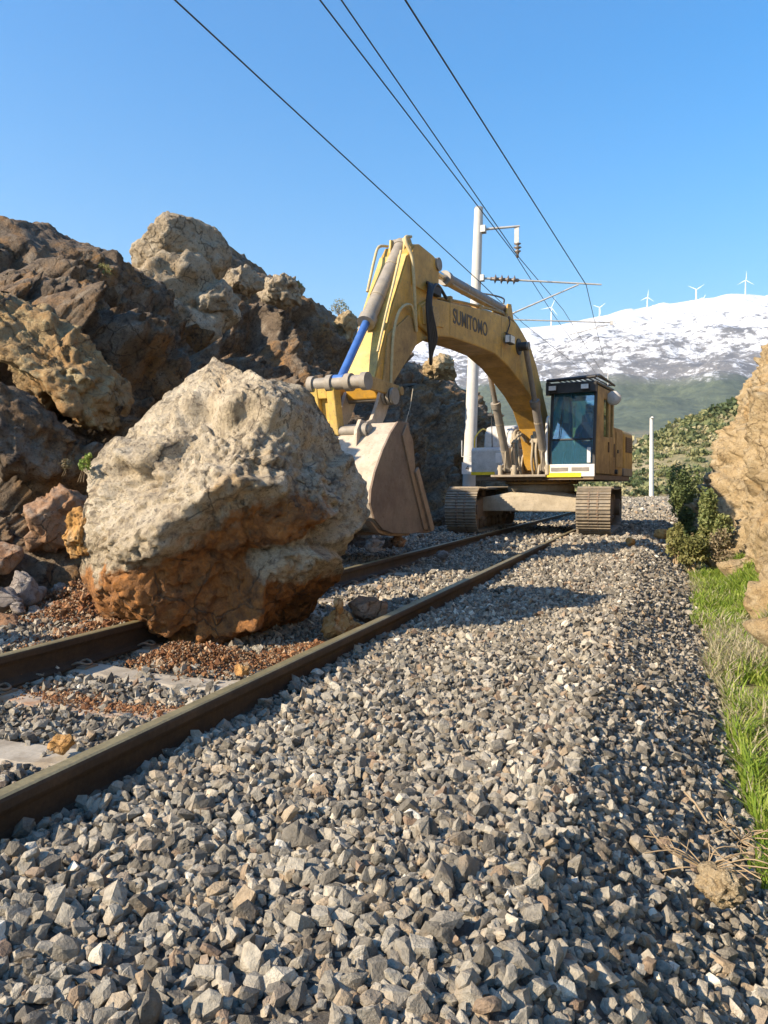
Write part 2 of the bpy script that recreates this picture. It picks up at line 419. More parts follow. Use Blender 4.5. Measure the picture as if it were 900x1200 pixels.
M['frame'] = paint('muddy_frame_steel', (0.17, 0.12, 0.085), (0.33, 0.24, 0.15), 0.6, 0.8, 0.0, 2.5, 0.3)
M['carbody'] = paint('dusty_carbody', (0.42, 0.36, 0.27), (0.30, 0.25, 0.17), 0.5, 0.8, 0.0, 3, 0.3)
M['bucket'] = paint('worn_bucket_steel_shade_tone', (0.215, 0.165, 0.125), (0.17, 0.11, 0.075), 0.6, 0.6, 0.1, 2.0, 0.25)  # side walls: worn steel, darkened in the colour because they face away from the sun
M['bucket_back'] = paint('bucket_steel_lit_tone', (0.50, 0.435, 0.35), (0.36, 0.27, 0.19), 0.6, 0.5, 0.1, 2.5, 0.25)  # same steel in a paler tone, sunlight on the back put into the colour
M['bucket_edge'] = paint('bucket_edge_steel', (0.30, 0.21, 0.14), (0.22, 0.14, 0.08), 0.5, 0.6, 0.1, 3, 0.2)
M['letters'] = paint('dark_lettering', (0.05, 0.032, 0.018), (0.2, 0.13, 0.04), 0.3, 0.5)
M['wire'] = paint('wire', (0.045, 0.042, 0.042), (0.06, 0.05, 0.05), 0.2, 0.5)
M['insulator'] = paint('insulator_porcelain', (0.16, 0.13, 0.11), (0.2, 0.17, 0.15), 0.2, 0.3)
M['galv'] = paint('galvanised_steel', (0.48, 0.47, 0.45), (0.38, 0.36, 0.33), 0.4, 0.5, 0.3)
M['turbine'] = paint('turbine_white', (0.80, 0.80, 0.80), (0.74, 0.74, 0.74), 0.1, 0.5)
M['lamp'] = paint('lamp_glass', (0.75, 0.74, 0.70), (0.6, 0.6, 0.6), 0.2, 0.2)
M['brown_panel'] = paint('brown_grille', (0.13, 0.075, 0.035), (0.10, 0.06, 0.03), 0.4, 0.6)
def glass_mat(name, tint, refl, sky_sheen=None):
    g = G(name)
    t = g('BsdfTransparent', {'Color': (*tint, 1)})
    gl = g('BsdfGlossy', {'Color': (0.9, 0.95, 1.0, 1), 'Roughness': 0.03})
    f = g.math('ADD', g('Fresnel', {'IOR': 1.5}), refl)
    mx = g('MixShader', {0: f, 1: t, 2: gl})
    if sky_sheen is not None:                       # diffuse blue painted over the pane for the sheen of reflected sky
        df = g('BsdfDiffuse', {'Color': (*sky_sheen, 1)})
        mx = g('MixShader', {0: 0.17, 1: mx, 2: df})
    g.nt.links.new(mx, g.out.inputs[0]); return g.m
M['windscreen'] = glass_mat('tinted_windscreen_blue_sheen', (0.58, 0.86, 0.95), 0.14, (0.13, 0.40, 0.58))
M['glass'] = glass_mat('green_tinted_glass', (0.68, 0.84, 0.78), 0.03)
def leaf_mat(name, trans=0.25):
    g = G(name); c = g('Attribute', attribute_name='tint', out='Color')
    d = g('BsdfPrincipled', {'Base Color': c, 'Roughness': 0.6, 'Specular IOR Level': 0.3})
    t = g('BsdfTranslucent', {'Color': c})
    mx = g('MixShader', {0: trans, 1: d, 2: t}); g.nt.links.new(mx, g.out.inputs[0]); return g.m
M['leaf'] = leaf_mat('foliage')
M['grass'] = leaf_mat('grass_blade', 0.40)
M['twig'] = paint('dry_twig', (0.33, 0.24, 0.14), (0.25, 0.17, 0.1), 0.3, 0.8)
M['skin'] = paint('skin', (0.50, 0.30, 0.21), (0.46, 0.28, 0.2), 0.2, 0.6)
M['jacket'] = paint('navy_jacket', (0.06, 0.10, 0.20), (0.06, 0.09, 0.16), 0.3, 0.85)
M['hair'] = paint('black_hair', (0.02, 0.017, 0.015), (0.03, 0.025, 0.02), 0.2, 0.6)
def hill_mat():
    g = G('scrub_hillside'); p = g.pos()
    n = g.noise(p, 0.16, 8, 0.7); n2 = g.noise(p, 0.9, 6, 0.7)
    c = g.ramp(n, [(0.34, (0.13, 0.14, 0.06)), (0.5, (0.22, 0.19, 0.10)), (0.66, (0.36, 0.30, 0.19))])
    c = g.mix(1.0, c, g.ramp(n2, [(0.3, 0.7), (0.7, 1.25)]), 'MULTIPLY')
    return g.bsdf(c, 0.95, 0, g.bump(n2, 0.8, 0.6))
M['hill'] = hill_mat()
def mountain_mat():
    g = G('snowy_mountain'); p = g.pos(); z = g.sep(p, 2)
    big = g.noise(p, 0.0028, 9, 0.66, 0.5); mid = g.noise(p, 0.016, 10, 0.74, 0.3); fine = g.noise(p, 0.05, 6, 0.75)
    nf = g.noise(g('Mapping', {'Vector': p, 'Scale': (1, 1, 0.25)}), 0.055, 4, 0.75)
    forest = g.ramp(nf, [(0.32, (0.035, 0.055, 0.036)), (0.66, (0.12, 0.145, 0.08))])
    field = g.ramp(g.noise(p, 0.009, 5, 0.6), [(0.36, (0.10, 0.13, 0.06)), (0.52, (0.25, 0.20, 0.13)), (0.66, (0.17, 0.18, 0.09))])
    rockc = g.ramp(mid, [(0.35, (0.12, 0.12, 0.125)), (0.65, (0.23, 0.215, 0.20))])
    zz = g.math('ADD', z, g.math('MULTIPLY', g.math('SUBTRACT', big, 0.5), 160.0))
    c = g.mix(g.ramp(g.math('DIVIDE', zz, 1000.0), [(0.055, 0.0), (0.085, 1.0)]), field, forest)
    c = g.mix(g.ramp(g.math('DIVIDE', zz, 1000.0), [(0.200, 0.0), (0.240, 1.0)]), c, rockc)
    sn = g.math('ADD', g.math('MULTIPLY', g.math('SUBTRACT', z, 285.0), 0.0018),
                g.math('ADD', g.math('MULTIPLY', g.math('SUBTRACT', mid, 0.5), 2.6), g.math('MULTIPLY', g.math('SUBTRACT', fine, 0.5), 2.4)))
    snow = g.math('MULTIPLY', g.ramp(sn, [(-0.0, 0.0), (0.30, 1.0)]), 0.86)
    snow = g.math('MULTIPLY', snow, g.ramp(g.math('DIVIDE', zz, 1000.0), [(0.190, 0.0), (0.235, 1.0)]))
    c = g.mix(snow, c, (0.82, 0.84, 0.88))
    return g.bsdf(c, 0.9, 0, g.bump(mid, 0.6, 30.0))
M['mountain'] = mountain_mat()

# ================================================================== LARGE STRUCTURE
RAIL_R, RAIL_L = -1.794, -3.299
TRACK_C = (RAIL_R + RAIL_L) / 2
def zbed(u, v):
    """height of the ballast surface"""
    far = sstep(8.0, 14.5, v)
    mid = -0.205 + 0.045 * far
    out = -0.132 + 0.057 * far
    tr = sstep(RAIL_R - 0.10, RAIL_R + 0.05, u) + sstep(RAIL_L + 0.10, RAIL_L - 0.05, u)
    z = mid * (1 - tr) + out * tr
    edge = -0.30 + 1.5 * sstep(22, 27, v)
    z = z - 0.62 * np.clip(u - edge, 0, 0.75)
    z = z + 0.018 * np.sin(u * 5.1 + v * 2.3) * np.sin(v * 3.7 - u * 1.9)
    return z
def zground(u, v):
    z = np.full_like(u, -0.56)
    z = z + 0.10 * fbm(np.stack([u * 0.4, v * 0.4, u * 0], 1), 3, 3) * sstep(0.6, 3, np.abs(u - 0.3))
    return z
def grid(us, vs, zf):
    U_, V_ = np.meshgrid(us, vs); u, v = U_.ravel(), V_.ravel()
    z = zf(u, v); n, m = len(us), len(vs)
    i = (np.arange(m - 1)[:, None] * n + np.arange(n - 1)[None, :]).ravel()
    return np.stack([u, v, z], 1), np.stack([i, i + 1, i + n + 1, i + n], 1)
gu = np.concatenate([-np.geomspace(9000, 12, 28), np.linspace(-11, 6, 70), np.geomspace(6.5, 9000, 28)])
gv = np.concatenate([-np.geomspace(9000, 6, 26), np.linspace(-5, 40, 120), np.geomspace(41, 9000, 34)])
V_, F_ = grid(gu, gv, zground)
ground = tag(link('ground', np_mesh('ground', V_, F_), M['ground']), 'dry grassy earth beside the railway cutting', None, None, 'structure')
bu = np.linspace(-5.3, 1.9, 110); bv = np.concatenate([np.linspace(-3, 12, 190), np.linspace(12.2, 40, 120), np.linspace(41, 150, 60)])
V_, F_ = grid(bu, bv, zbed)
ballast = tag(link('ballast_bed', np_mesh('ballast_bed', V_, F_), M['bed']), 'grey crushed stone ballast under and beside the rails', None, None, 'structure')

# ---- crushed stone: convex lumps
def hull_rock(seed, npt=15):
    r = np.random.default_rng(seed)
    p = np.array([(a, b, c) for a in (-1, 1) for b in (-1, 1) for c in (-1, 1)], float) * 0.60
    p += r.uniform(-0.34, 0.22, (8, 3)) * np.sign(p)
    e = r.normal(size=(npt - 8, 3)); e /= np.linalg.norm(e, axis=1)[:, None]
    p = np.concatenate([p, e * r.uniform(0.74, 0.98, (npt - 8, 1))]) if npt > 8 else p
    sh = np.eye(3); sh[0, 1], sh[0, 2], sh[1, 2] = r.uniform(-.35, .35, 3)
    p = (p @ sh.T) * np.array([1.05, r.uniform(0.62, 0.98), r.uniform(0.45, 0.85)]) * 0.98
    bm = bmesh.new(); [bm.verts.new(q) for q in p]
    res = bmesh.ops.convex_hull(bm, input=bm.verts)
    bmesh.ops.delete(bm, geom=[g for g in set(res['geom_interior']) | set(res['geom_unused']) if isinstance(g, bmesh.types.BMVert)], context='VERTS')
    bmesh.ops.triangulate(bm, faces=bm.faces[:])
    bm.verts.index_update()
    V = np.array([v.co[:] for v in bm.verts]); F = np.array([[v.index for v in f.verts] for f in bm.faces]); bm.free()
    return V, F
ROCKS_HI = [hull_rock(100 + k, 20) for k in range(16)]
ROCKS_MD = [hull_rock(200 + k, 12) for k in range(12)]
ROCKS_LO = [hull_rock(300 + k, 9) for k in range(8)]
def rot_mats(n, rng, tilt=1.0):
    q = rng.normal(size=(n, 4)); q[:, 1:3] *= tilt; q /= np.linalg.norm(q, axis=1)[:, None]
    w, x, y, z = q.T
    return np.stack([1 - 2 * (y * y + z * z), 2 * (x * y - z * w), 2 * (x * z + y * w), 2 * (x * y + z * w), 1 - 2 * (x * x + z * z), 2 * (y * z - x * w),
                     2 * (x * z - y * w), 2 * (y * z + x * w), 1 - 2 * (x * x + y * y)], 1).reshape(n, 3, 3)
def scatter_mesh(name, P, S, R, T, rocks, rng):
    """joined mesh of rocks at P with size S, rotation R and colour T"""
    pick = rng.integers(0, len(rocks), len(P)); VV, FF, TT = [], [], []; off = 0
    for k, (rv, rf) in enumerate(rocks):
        m = np.where(pick == k)[0]
        if not len(m): continue
        v = np.einsum('nij,vj->nvi', R[m], rv) * S[m][:, None, None] + P[m][:, None, :]
        f = rf[None] + (np.arange(len(m)) * len(rv))[:, None, None] + off
        VV.append(v.reshape(-1, 3)); FF.append(f.reshape(-1, 3)); TT.append(np.repeat(T[m], len(rv), 0)); off += len(m) * len(rv)
    return np_mesh(name, np.concatenate(VV), np.concatenate(FF), False, {'tint': np.concatenate(TT)})
SLEEPER_V = [2.43 + 0.605 * k for k in range(-1, 40)]
def stones(u0, u1, v0, v1, dens, smean, rng):
    n = int((u1 - u0) * (v1 - v0) * dens)
    u = rng.uniform(u0, u1, n); v = rng.uniform(v0, v1, n)
    s = np.clip(np.exp(rng.normal(math.log(smean), 0.31, n)), smean * 0.45, smean * 1.95)
    keep = np.ones(n, bool)
    for r in (RAIL_R, RAIL_L): keep &= np.abs(u - r) > 0.022 + 0.7 * s
    k = np.round((v - 2.43) / 0.605); dv = np.abs(v - (2.43 + 0.605 * k))
    on_slp = (dv < 0.115 + 0.4 * s) & (u < RAIL_R) & (u > -3.75)
    thr = np.where(v < 2.75, 0.95, np.where(v < 4.1, 0.86, 0.4))
    keep &= ~(on_slp & (rng.random(n) < thr))
    u, v, s = u[keep], v[keep], s[keep]
    z = zbed(u, v) + s * rng.uniform(-0.5, 1.0, len(s))
    return np.stack([u, v, z], 1), s
P1, S1 = stones(-1.86, 0.42, 0.35, 7.0, 3000, 0.0178, RNG)
P1b, S1b = stones(-5.2, -1.80, 0.2, 7.0, 1600, 0.0182, RNG)
P1 = np.concatenate([P1, P1b]); S1 = np.concatenate([S1, S1b])
P2, S2 = stones(-5.2, 0.47, 7.0, 13.0, 1050, 0.0215, RNG)
P3, S3 = stones(-5.2, 0.75, 13.0, 30.0, 330, 0.033, RNG)
P4, S4 = stones(-5.2, 1.8, 30.0, 90.0, 36, 0.075, RNG)
# the stones that show largest become single parts
q = P1 - CC; dep = q @ CF; px = 450 + 900 * (q @ CR) / dep; py = 600 - 900 * (q @ CU) / dep
vis = (dep > 0.3) & (px > 5) & (px < 895) & (py > 640) & (py < 1196)
top = (P1[:, 2] - zbed(P1[:, 0], P1[:, 1])) / S1
score = np.where(vis, S1 / np.maximum(dep, .2) * (1 + 0.35 * top), 0)
big = np.argsort(-score)[:300]
rest = np.ones(len(P1), bool); rest[big] = False
R1 = rot_mats(len(P1), RNG, 0.8)
single = [np_mesh('stone', v, f, False) for v, f in ROCKS_HI]
for i in big:
    o = link('stone', single[RNG.integers(0, len(single))], M['stone_single'], ballast)
    m4 = Matrix(R1[i].tolist()).to_4x4()
    o.matrix_local = Matrix.Translation(P1[i].tolist()) @ m4 @ Matrix.Diagonal((*(S1[i] * 1.12,) * 3, 1))
def tints(n): 
    t = palette(RNG.random(n)); return t * RNG.uniform(0.85, 1.15, (n, 1))
near = rest & (np.linalg.norm(P1[:, :2], axis=1) < 3.6)
for nm, sel, rk in (('loose_stone', near, ROCKS_HI), ('loose_stone', rest & ~near, ROCKS_MD)):
    o = link(nm, scatter_mesh(nm, P1[sel], S1[sel] * 1.08, R1[sel], tints(sel.sum()), rk, RNG), M['stone'], ballast); o['kind'] = 'stuff'
for PP, SS, rk in ((P2, S2, ROCKS_LO), (P3, S3, ROCKS_LO), (P4, S4, ROCKS_LO)):
    o = link('loose_stone', scatter_mesh('loose_stone', PP, SS * 1.08, rot_mats(len(PP), RNG, 0.8), tints(len(PP)), rk, RNG), M['stone'], ballast); o['kind'] = 'stuff'

# ---- left rock face
def crest_pts():
    pts = [(-40, 262), (0, 262), (30, 268), (60, 271), (90, 288), (115, 310), (140, 335), (170, 362), (230, 362), (262, 335), (285, 319), (302, 329), (330, 321), (352, 334),
           (375, 354), (395, 372), (420, 378), (460, 392), (490, 403), (512, 416), (540, 430), (592, 458), (640, 500)]
    a = np.array([atu(x, y, -9.6) for x, y in pts]); return a[:, 1], a[:, 2]
cv, cz = crest_pts()
def crest_z(v):
    z = np.interp(v, cv, cz) + 1.0 * sstep(16.0, 18.0, v) * sstep(34, 22, v) - 0.5 * sstep(12.0, 13.2, v) * sstep(16.6, 15.4, v)
    return z * sstep(4.0, 8.4, v) + 0.3 * (1 - sstep(4.0, 8.4, v))
vs = np.concatenate([np.linspace(2.0, 12, 330), np.linspace(12.03, 24, 190), np.linspace(24.1, 44, 110)])
ts = np.concatenate([np.linspace(0, 1, 190), np.linspace(1.02, 2, 34)])
TT, VV = np.meshgrid(ts, vs); t, v = TT.ravel(), VV.ravel()
zc = crest_z(v)
tt = np.clip(t, 0, 1); back = np.clip(t - 1, 0, 1)
u = -4.35 - 0.75 * sstep(0.0, 0.20, tt) - 4.5 * sstep(-0.05, 1.12, tt) * tt ** 0.9 - 9.0 * back
z = -0.55 + 0.80 * sstep(0.0, 0.25, tt) + (zc - 0.25) * np.clip((tt - 0.12) / 0.88, 0, 1) - 0.9 * back
u = u - 1.9 * sstep(10.5, 16.0, v)
P = np.stack([u, v, z], 1)
nrm = np.tile(np.array([0.86, -0.18, 0.46]), (len(P), 1))
Q = P * np.array([1, 1, 0.9])
Qw = warp3(Q, 0.9, 0.22, 5)
d = 0.60 * fbm(Q * 0.42, 3, 21) + 0.80 * facets(Qw * np.array([1, 1, .7]), 0.62, 31, 20.0) + 0.75 * facets(Qw * np.array([1, 1, .7]), 1.6, 41, 24.0) + 0.70 * facets(warp3(Q, 2.5, .09, 9) * np.array([1, 1, .75]), 4.2, 43, 26.0)
d = d + 0.62 * facets(warp3(Q, 5, .04, 19), 9.0, 45, 24.0) + 0.05 * ridged(Q * 1.7, 5, 51) + 0.06 * fbm(Q * 5.2, 4, 61) + 0.035 * fbm(Q * 15, 3, 71) - 0.05 * np.exp(-(np.abs(fbm(warp3(Q, 1.2, .3, 81) * np.array([1.1, 1.1, .8]), 3, 85)) / .03) ** 2)
# a lit spur that leans down to the right, and the ledge cut beneath it
def seg_d(P, A, B):
    A, B = np.array(A), np.array(B); ab = B - A
    s = np.clip(((P - A) @ ab) / (ab @ ab), 0, 1); return np.linalg.norm(P - (A + s[:, None] * ab), axis=1), s
A2, B2 = atu(-25, 385, -7.0), atu(125, 480, -6.6)
dd, ss = seg_d(P * np.array([0.4, 1, 1]), A2 * np.array([0.4, 1, 1]), B2 * np.array([0.4, 1, 1]))
d = d + 0.75 * np.exp(-(dd / 0.42) ** 2)
A3, B3 = atu(-25, 440, -6.7), atu(130, 545, -6.0)
dd, ss = seg_d(P * np.array([0.4, 1, 1]), A3 * np.array([0.4, 1, 1]), B3 * np.array([0.4, 1, 1]))
d = d - 0.45 * np.exp(-(dd / 0.16) ** 2)
fade = sstep(0.0, 0.08, tt) * (1 - 0.85 * sstep(0.72, 0.98, tt))
P = P + nrm * (d * fade)[:, None]
P[:, 2] += 0.12 * fbm(Q * 3.0, 4, 91) * sstep(0.8, 1.0, tt)
n_, m_ = len(ts), len(vs)
i = (np.arange(m_ - 1)[:, None] * n_ + np.arange(n_ - 1)[None, :]).ravel()
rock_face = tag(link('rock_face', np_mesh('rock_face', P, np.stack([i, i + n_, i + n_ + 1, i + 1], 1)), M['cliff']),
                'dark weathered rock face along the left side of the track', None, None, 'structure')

# ---- right cutting (sunlit, sandy)
vs = np.concatenate([np.linspace(1.0, 9, 120), np.linspace(9.04, 25.5, 260)]); ts = np.concatenate([np.linspace(0, 1, 170), np.linspace(1.02, 2, 14)])
TT, VV = np.meshgrid(ts, vs); t, v = TT.ravel(), VV.ravel()
tt = np.clip(t, 0, 1); back = np.clip(t - 1, 0, 1)
Ht = 5.6 + 0.5 * np.sin(v * 0.7)
ub = 0.80 + 0.16 * sstep(14.5, 10.5, v) + 0.22 * sstep(9.5, 6.5, v) + 0.10 * np.sin(v * 0.55 + 0.5) + 0.35 * sstep(9, 4, v) * 0
u = ub + 2.15 * tt ** 1.05 * (Ht / 5.6) + 9 * back
z = -0.62 + Ht * tt + 0.5 * back
end = sstep(23.5, 25.4, v)
u = u + end * (1.5 + 5 * end)
P = np.stack([u, v, z], 1); Q = P.copy()
Qw = warp3(Q, 1.0, 0.15, 8)
d = 0.30 * fbm(Q * 0.7, 3, 121) + 0.45 * facets(Qw * np.array([1, 1, .8]), 0.9, 131, 20.0) + 0.48 * facets(Qw, 2.4, 141, 24.0) + 0.55 * facets(warp3(Q, 4, .05, 9), 6.0, 145, 24.0) + 0.5 * facets(Q, 13, 147, 20.0)
d = d + 0.05 * ridged(Q * 2.0, 5, 151) + 0.03 * fbm(Q * 6, 4, 161) + 0.02 * fbm(Q * 18, 3, 171)
P = P + np.array([-0.9, -0.1, 0.38]) * (d * sstep(0, 0.05, tt))[:, None]
n_, m_ = len(ts), len(vs)
i = (np.arange(m_ - 1)[:, None] * n_ + np.arange(n_ - 1)[None, :]).ravel()
cutting = tag(link('rock_cutting', np_mesh('rock_cutting', P, np.stack([i, i + 1, i + n_ + 1, i + n_], 1)), M['cutting']),
              'sunlit sandy yellow rock cutting at the right edge', None, None, 'structure')

# ---- scrub hill and mountain
def zhill(u, v):
    r = np.clip(8.0 + 0.47 * (u + 3.6), 0, 70)
    s = sstep(92, 140, v + 6 * fbm(np.stack([u * .03, v * .03, u * 0], 1), 2, 4))
    return -0.8 + r * s + 1.2 * s * fbm(np.stack([u * .06, v * .06, u * 0], 1), 4, 14)
V_, F_ = grid(np.linspace(-60, 190, 170), np.linspace(84, 260, 120), zhill)
hill = tag(link('scrub_hill', np_mesh('scrub_hill', V_, F_), M['hill']), 'green and tan scrub hillside behind the cutting', None, None, 'structure')
az = np.linspace(D2R(-75), D2R(75), 420)      # angle from the camera axis, to the right
rr = np.concatenate([np.linspace(320, 1500, 70), np.linspace(1520, 3300, 120), np.linspace(3340, 6500, 30)])
ax = [-3000, -600, 0, 300, 505, 560, 600, 650, 700, 760, 815, 850, 900, 960, 1050, 1300, 3500]
ay = [540, 470, 440, 430, 405, 395, 386, 382, 372, 362, 355, 347, 349, 352, 365, 400, 540]
RR, AA = np.meshgrid(rr, az); r_, a_ = RR.ravel(), AA.ravel()
ridge_h = (573 - np.interp(450 + 900 * np.tan(a_), ax, ay)) / 900 * 3300
prof = np.interp(r_, [320, 700, 1100, 1500, 2000, 2600, 3300, 4200, 6500], [0.0, 0.045, 0.12, 0.255, 0.48, 0.74, 1.0, 0.9, 0.3])
zz = CAMZ - 3 + ridge_h * prof
xc, yc = r_ * np.tan(a_), r_
wu, wv = CR[0] * xc + (-math.sin(_a)) * yc, CR[1] * xc + math.cos(_a) * yc
N3 = np.stack([wu, wv, wu * 0], 1)
amp = np.interp(r_, [320, 900, 2000, 3000, 3300, 6500], [2, 22, 60, 45, 6, 40])
zz = zz + amp * (0.8 * ridged(N3 * 0.0022, 5, 77) + 0.35 * fbm(N3 * 0.009, 4, 78))
n_, m_ = len(rr), len(az)
i = (np.arange(m_ - 1)[:, None] * n_ + np.arange(n_ - 1)[None, :]).ravel()
mountain = tag(link('mountain', np_mesh('mountain', np.stack([wu, wv, zz], 1), np.stack([i, i + n_, i + n_ + 1, i + 1], 1)), M['mountain']),
               'snow covered mountain with a dark forest belt below', None, None, 'structure')

# ================================================================== OBJECTS
# ---- rails
def rail_profile():
    half = [(0.075, -0.172), (0.075, -0.161), (0.030, -0.149), (0.012, -0.135), (0.0083, -0.115), (0.0083, -0.070), (0.013, -0.052),
            (0.034, -0.044), (0.036, -0.037), (0.036, -0.013), (0.031, -0.004), (0.020, 0.0)]
    return half + [(-x, z) for x, z in half[::-1]]
def make_rail(u, label):
    t = empty('rail', (u, 0, 0)); tag(t, label, 'rail', 'rails of the track')
    pr = rail_profile(); n = len(pr)
    vv = [-3, 3, 8, 14, 20, 30, 45, 70, 100, 150]
    V = [(x, y, z) for y in vv for x, z in pr]
    F = [(k * n + i, k * n + (i + 1) % n, (k + 1) * n + (i + 1) % n, (k + 1) * n + i) for k in range(len(vv) - 1) for i in range(n)]
    m = MB(); m.add(V, F); m.f += [tuple(range(n))[::-1], tuple(range((len(vv) - 1) * n, len(vv) * n))]; m.sm += [False, False]
    b = m.build('rail_bar', M['rail'], t)
    clip = MB()
    clip.tube(smooth_path([(0.05, -0.05, -0.155), (0.10, -0.055, -0.135), (0.135, -0.02, -0.150), (0.125, 0.03, -0.150), (0.07, 0.05, -0.140), (0.055, 0.01, -0.150)], 4), 0.0075, 6)
    clip.box((0.085, -0.055, -0.185), (0.15, 0.055, -0.160))
    me = clip.mesh('rail_clip'); me.materials.append(M['frame'])
    for v in SLEEPER_V[:30]:
        for s in (0, math.pi):
            c = link('rail_clip', me, None, t, (0, v, 0), s)
    return t
make_rail(RAIL_R, 'nearer rail with a sunlit olive brown head running beside the open ballast')
make_rail(RAIL_L, 'farther rail that runs under the big fallen boulder')

# ---- sleepers
def sleeper_mesh(seed):
    r = np.random.default_rng(seed)
    xs = np.linspace(-1.25, 1.25, 40); pr = [(-0.15, -0.23), (-0.115, 0.0), (-0.09, 0.012), (0.09, 0.012), (0.115, 0.0), (0.15, -0.23)]
    V = []
    for x in xs:
        dip = -0.025 * sstep(0.55, 0.15, abs(x)) - 0.012 * sstep(0.95, 1.25, abs(x))
        for y, z in pr:
            V.append((x, y + r.normal(0, 0.002), z + (dip if z > -0.1 else 0) + r.normal(0, 0.0025)))
    n = len(pr)
    F = [(k * n + i, (k + 1) * n + i, (k + 1) * n + (i + 1) % n, k * n + (i + 1) % n) for k in range(len(xs) - 1) for i in range(n)]
    m = MB(); m.add(V, F); m.f += [tuple(range(n)), tuple(range((len(xs) - 1) * n, len(xs) * n))[::-1]]; m.sm += [False] * 2
    return m.mesh('sleeper')
slp = [sleeper_mesh(3), sleeper_mesh(4)]
for k, v in enumerate(SLEEPER_V[:32]):
    red = k in (2,)
    me = slp[k % 2]
    if red: me = sleeper_mesh(9)
    o = link('sleeper', me, M['sleeper_red'] if red else M['sleeper'], None, (TRACK_C, v, -0.186))
    lab = {1: 'pale bare concrete sleeper nearest the left edge of the photo', 2: 'concrete sleeper streaked with red soil, in front of the boulder',
           3: 'concrete sleeper partly under the red soil at the foot of the boulder'}.get(k, 'concrete sleeper half buried in ballast beyond the boulder')
    tag(o, lab, 'sleeper', 'concrete sleepers under the rails')

# ---- rocks
def ico(sub):
    bm = bmesh.new(); bmesh.ops.create_icosphere(bm, subdivisions=sub, radius=1.0)
    bm.verts.index_update()
    V = np.array([v.co[:] for v in bm.verts]); F = np.array([[v.index for v in f.verts] for f in bm.faces]); bm.free()
    return V, F
ICO = {k: ico(k) for k in (4, 5, 6)}
def splus(x, k): return np.where(x * k > 30, x, np.log1p(np.exp(np.clip(x * k, -50, 30))) / k)
def rock(name, c, size, seed, mat, label, cat='rock', group=None, sub=4, cuts=7, rough=1.0, rot=0.0, cutlist=None, parent=None, tilt=0.0):
    V, F = ICO[sub]; r = np.random.default_rng(seed); P = V.copy()
    cl = cutlist if cutlist is not None else [(r.normal(size=3), r.uniform(0.50, 0.88)) for _ in range(cuts + 6)]
    for nn, dist in cl:
        nn = np.array(nn, float); nn /= np.linalg.norm(nn)
        P -= nn * splus(P @ nn - dist, 30)[:, None]
    P = P * np.array(size)
    s = float(np.mean(size)); Q = P / s + seed * 3.7; nr = V / np.linalg.norm(V, axis=1)[:, None]
    Qw = warp3(Q, 1.2, .15, seed)
    d = 0.05 * fbm(Q * 1.3, 3, seed) + 0.34 * facets(Qw, 1.3, seed + 2, 26.0) + 0.36 * facets(Qw, 2.9, seed + 4, 26.0) + 0.025 * ridged(Q * 2.4, 4, seed + 3) + 0.025 * fbm(Q * 7, 4, seed + 7)
    if sub > 4: d = d + 0.46 * facets(warp3(Q, 4, .05, seed), 6.5, seed + 6, 26.0) + 0.48 * facets(warp3(Q, 8, .03, seed), 14, seed + 8, 24.0) + 0.018 * fbm(Q * 18, 3, seed + 9)
    P = P + nr * (d * s * rough)[:, None]
    if tilt:
        ct, st = math.cos(tilt), math.sin(tilt); P = P @ np.array([[ct, 0, -st], [0, 1, 0], [st, 0, ct]])
    o = link(name, np_mesh(name, P, F, True), M[mat], parent, tuple(c), rot)
    if parent is None: tag(o, label, cat, group)
    return o

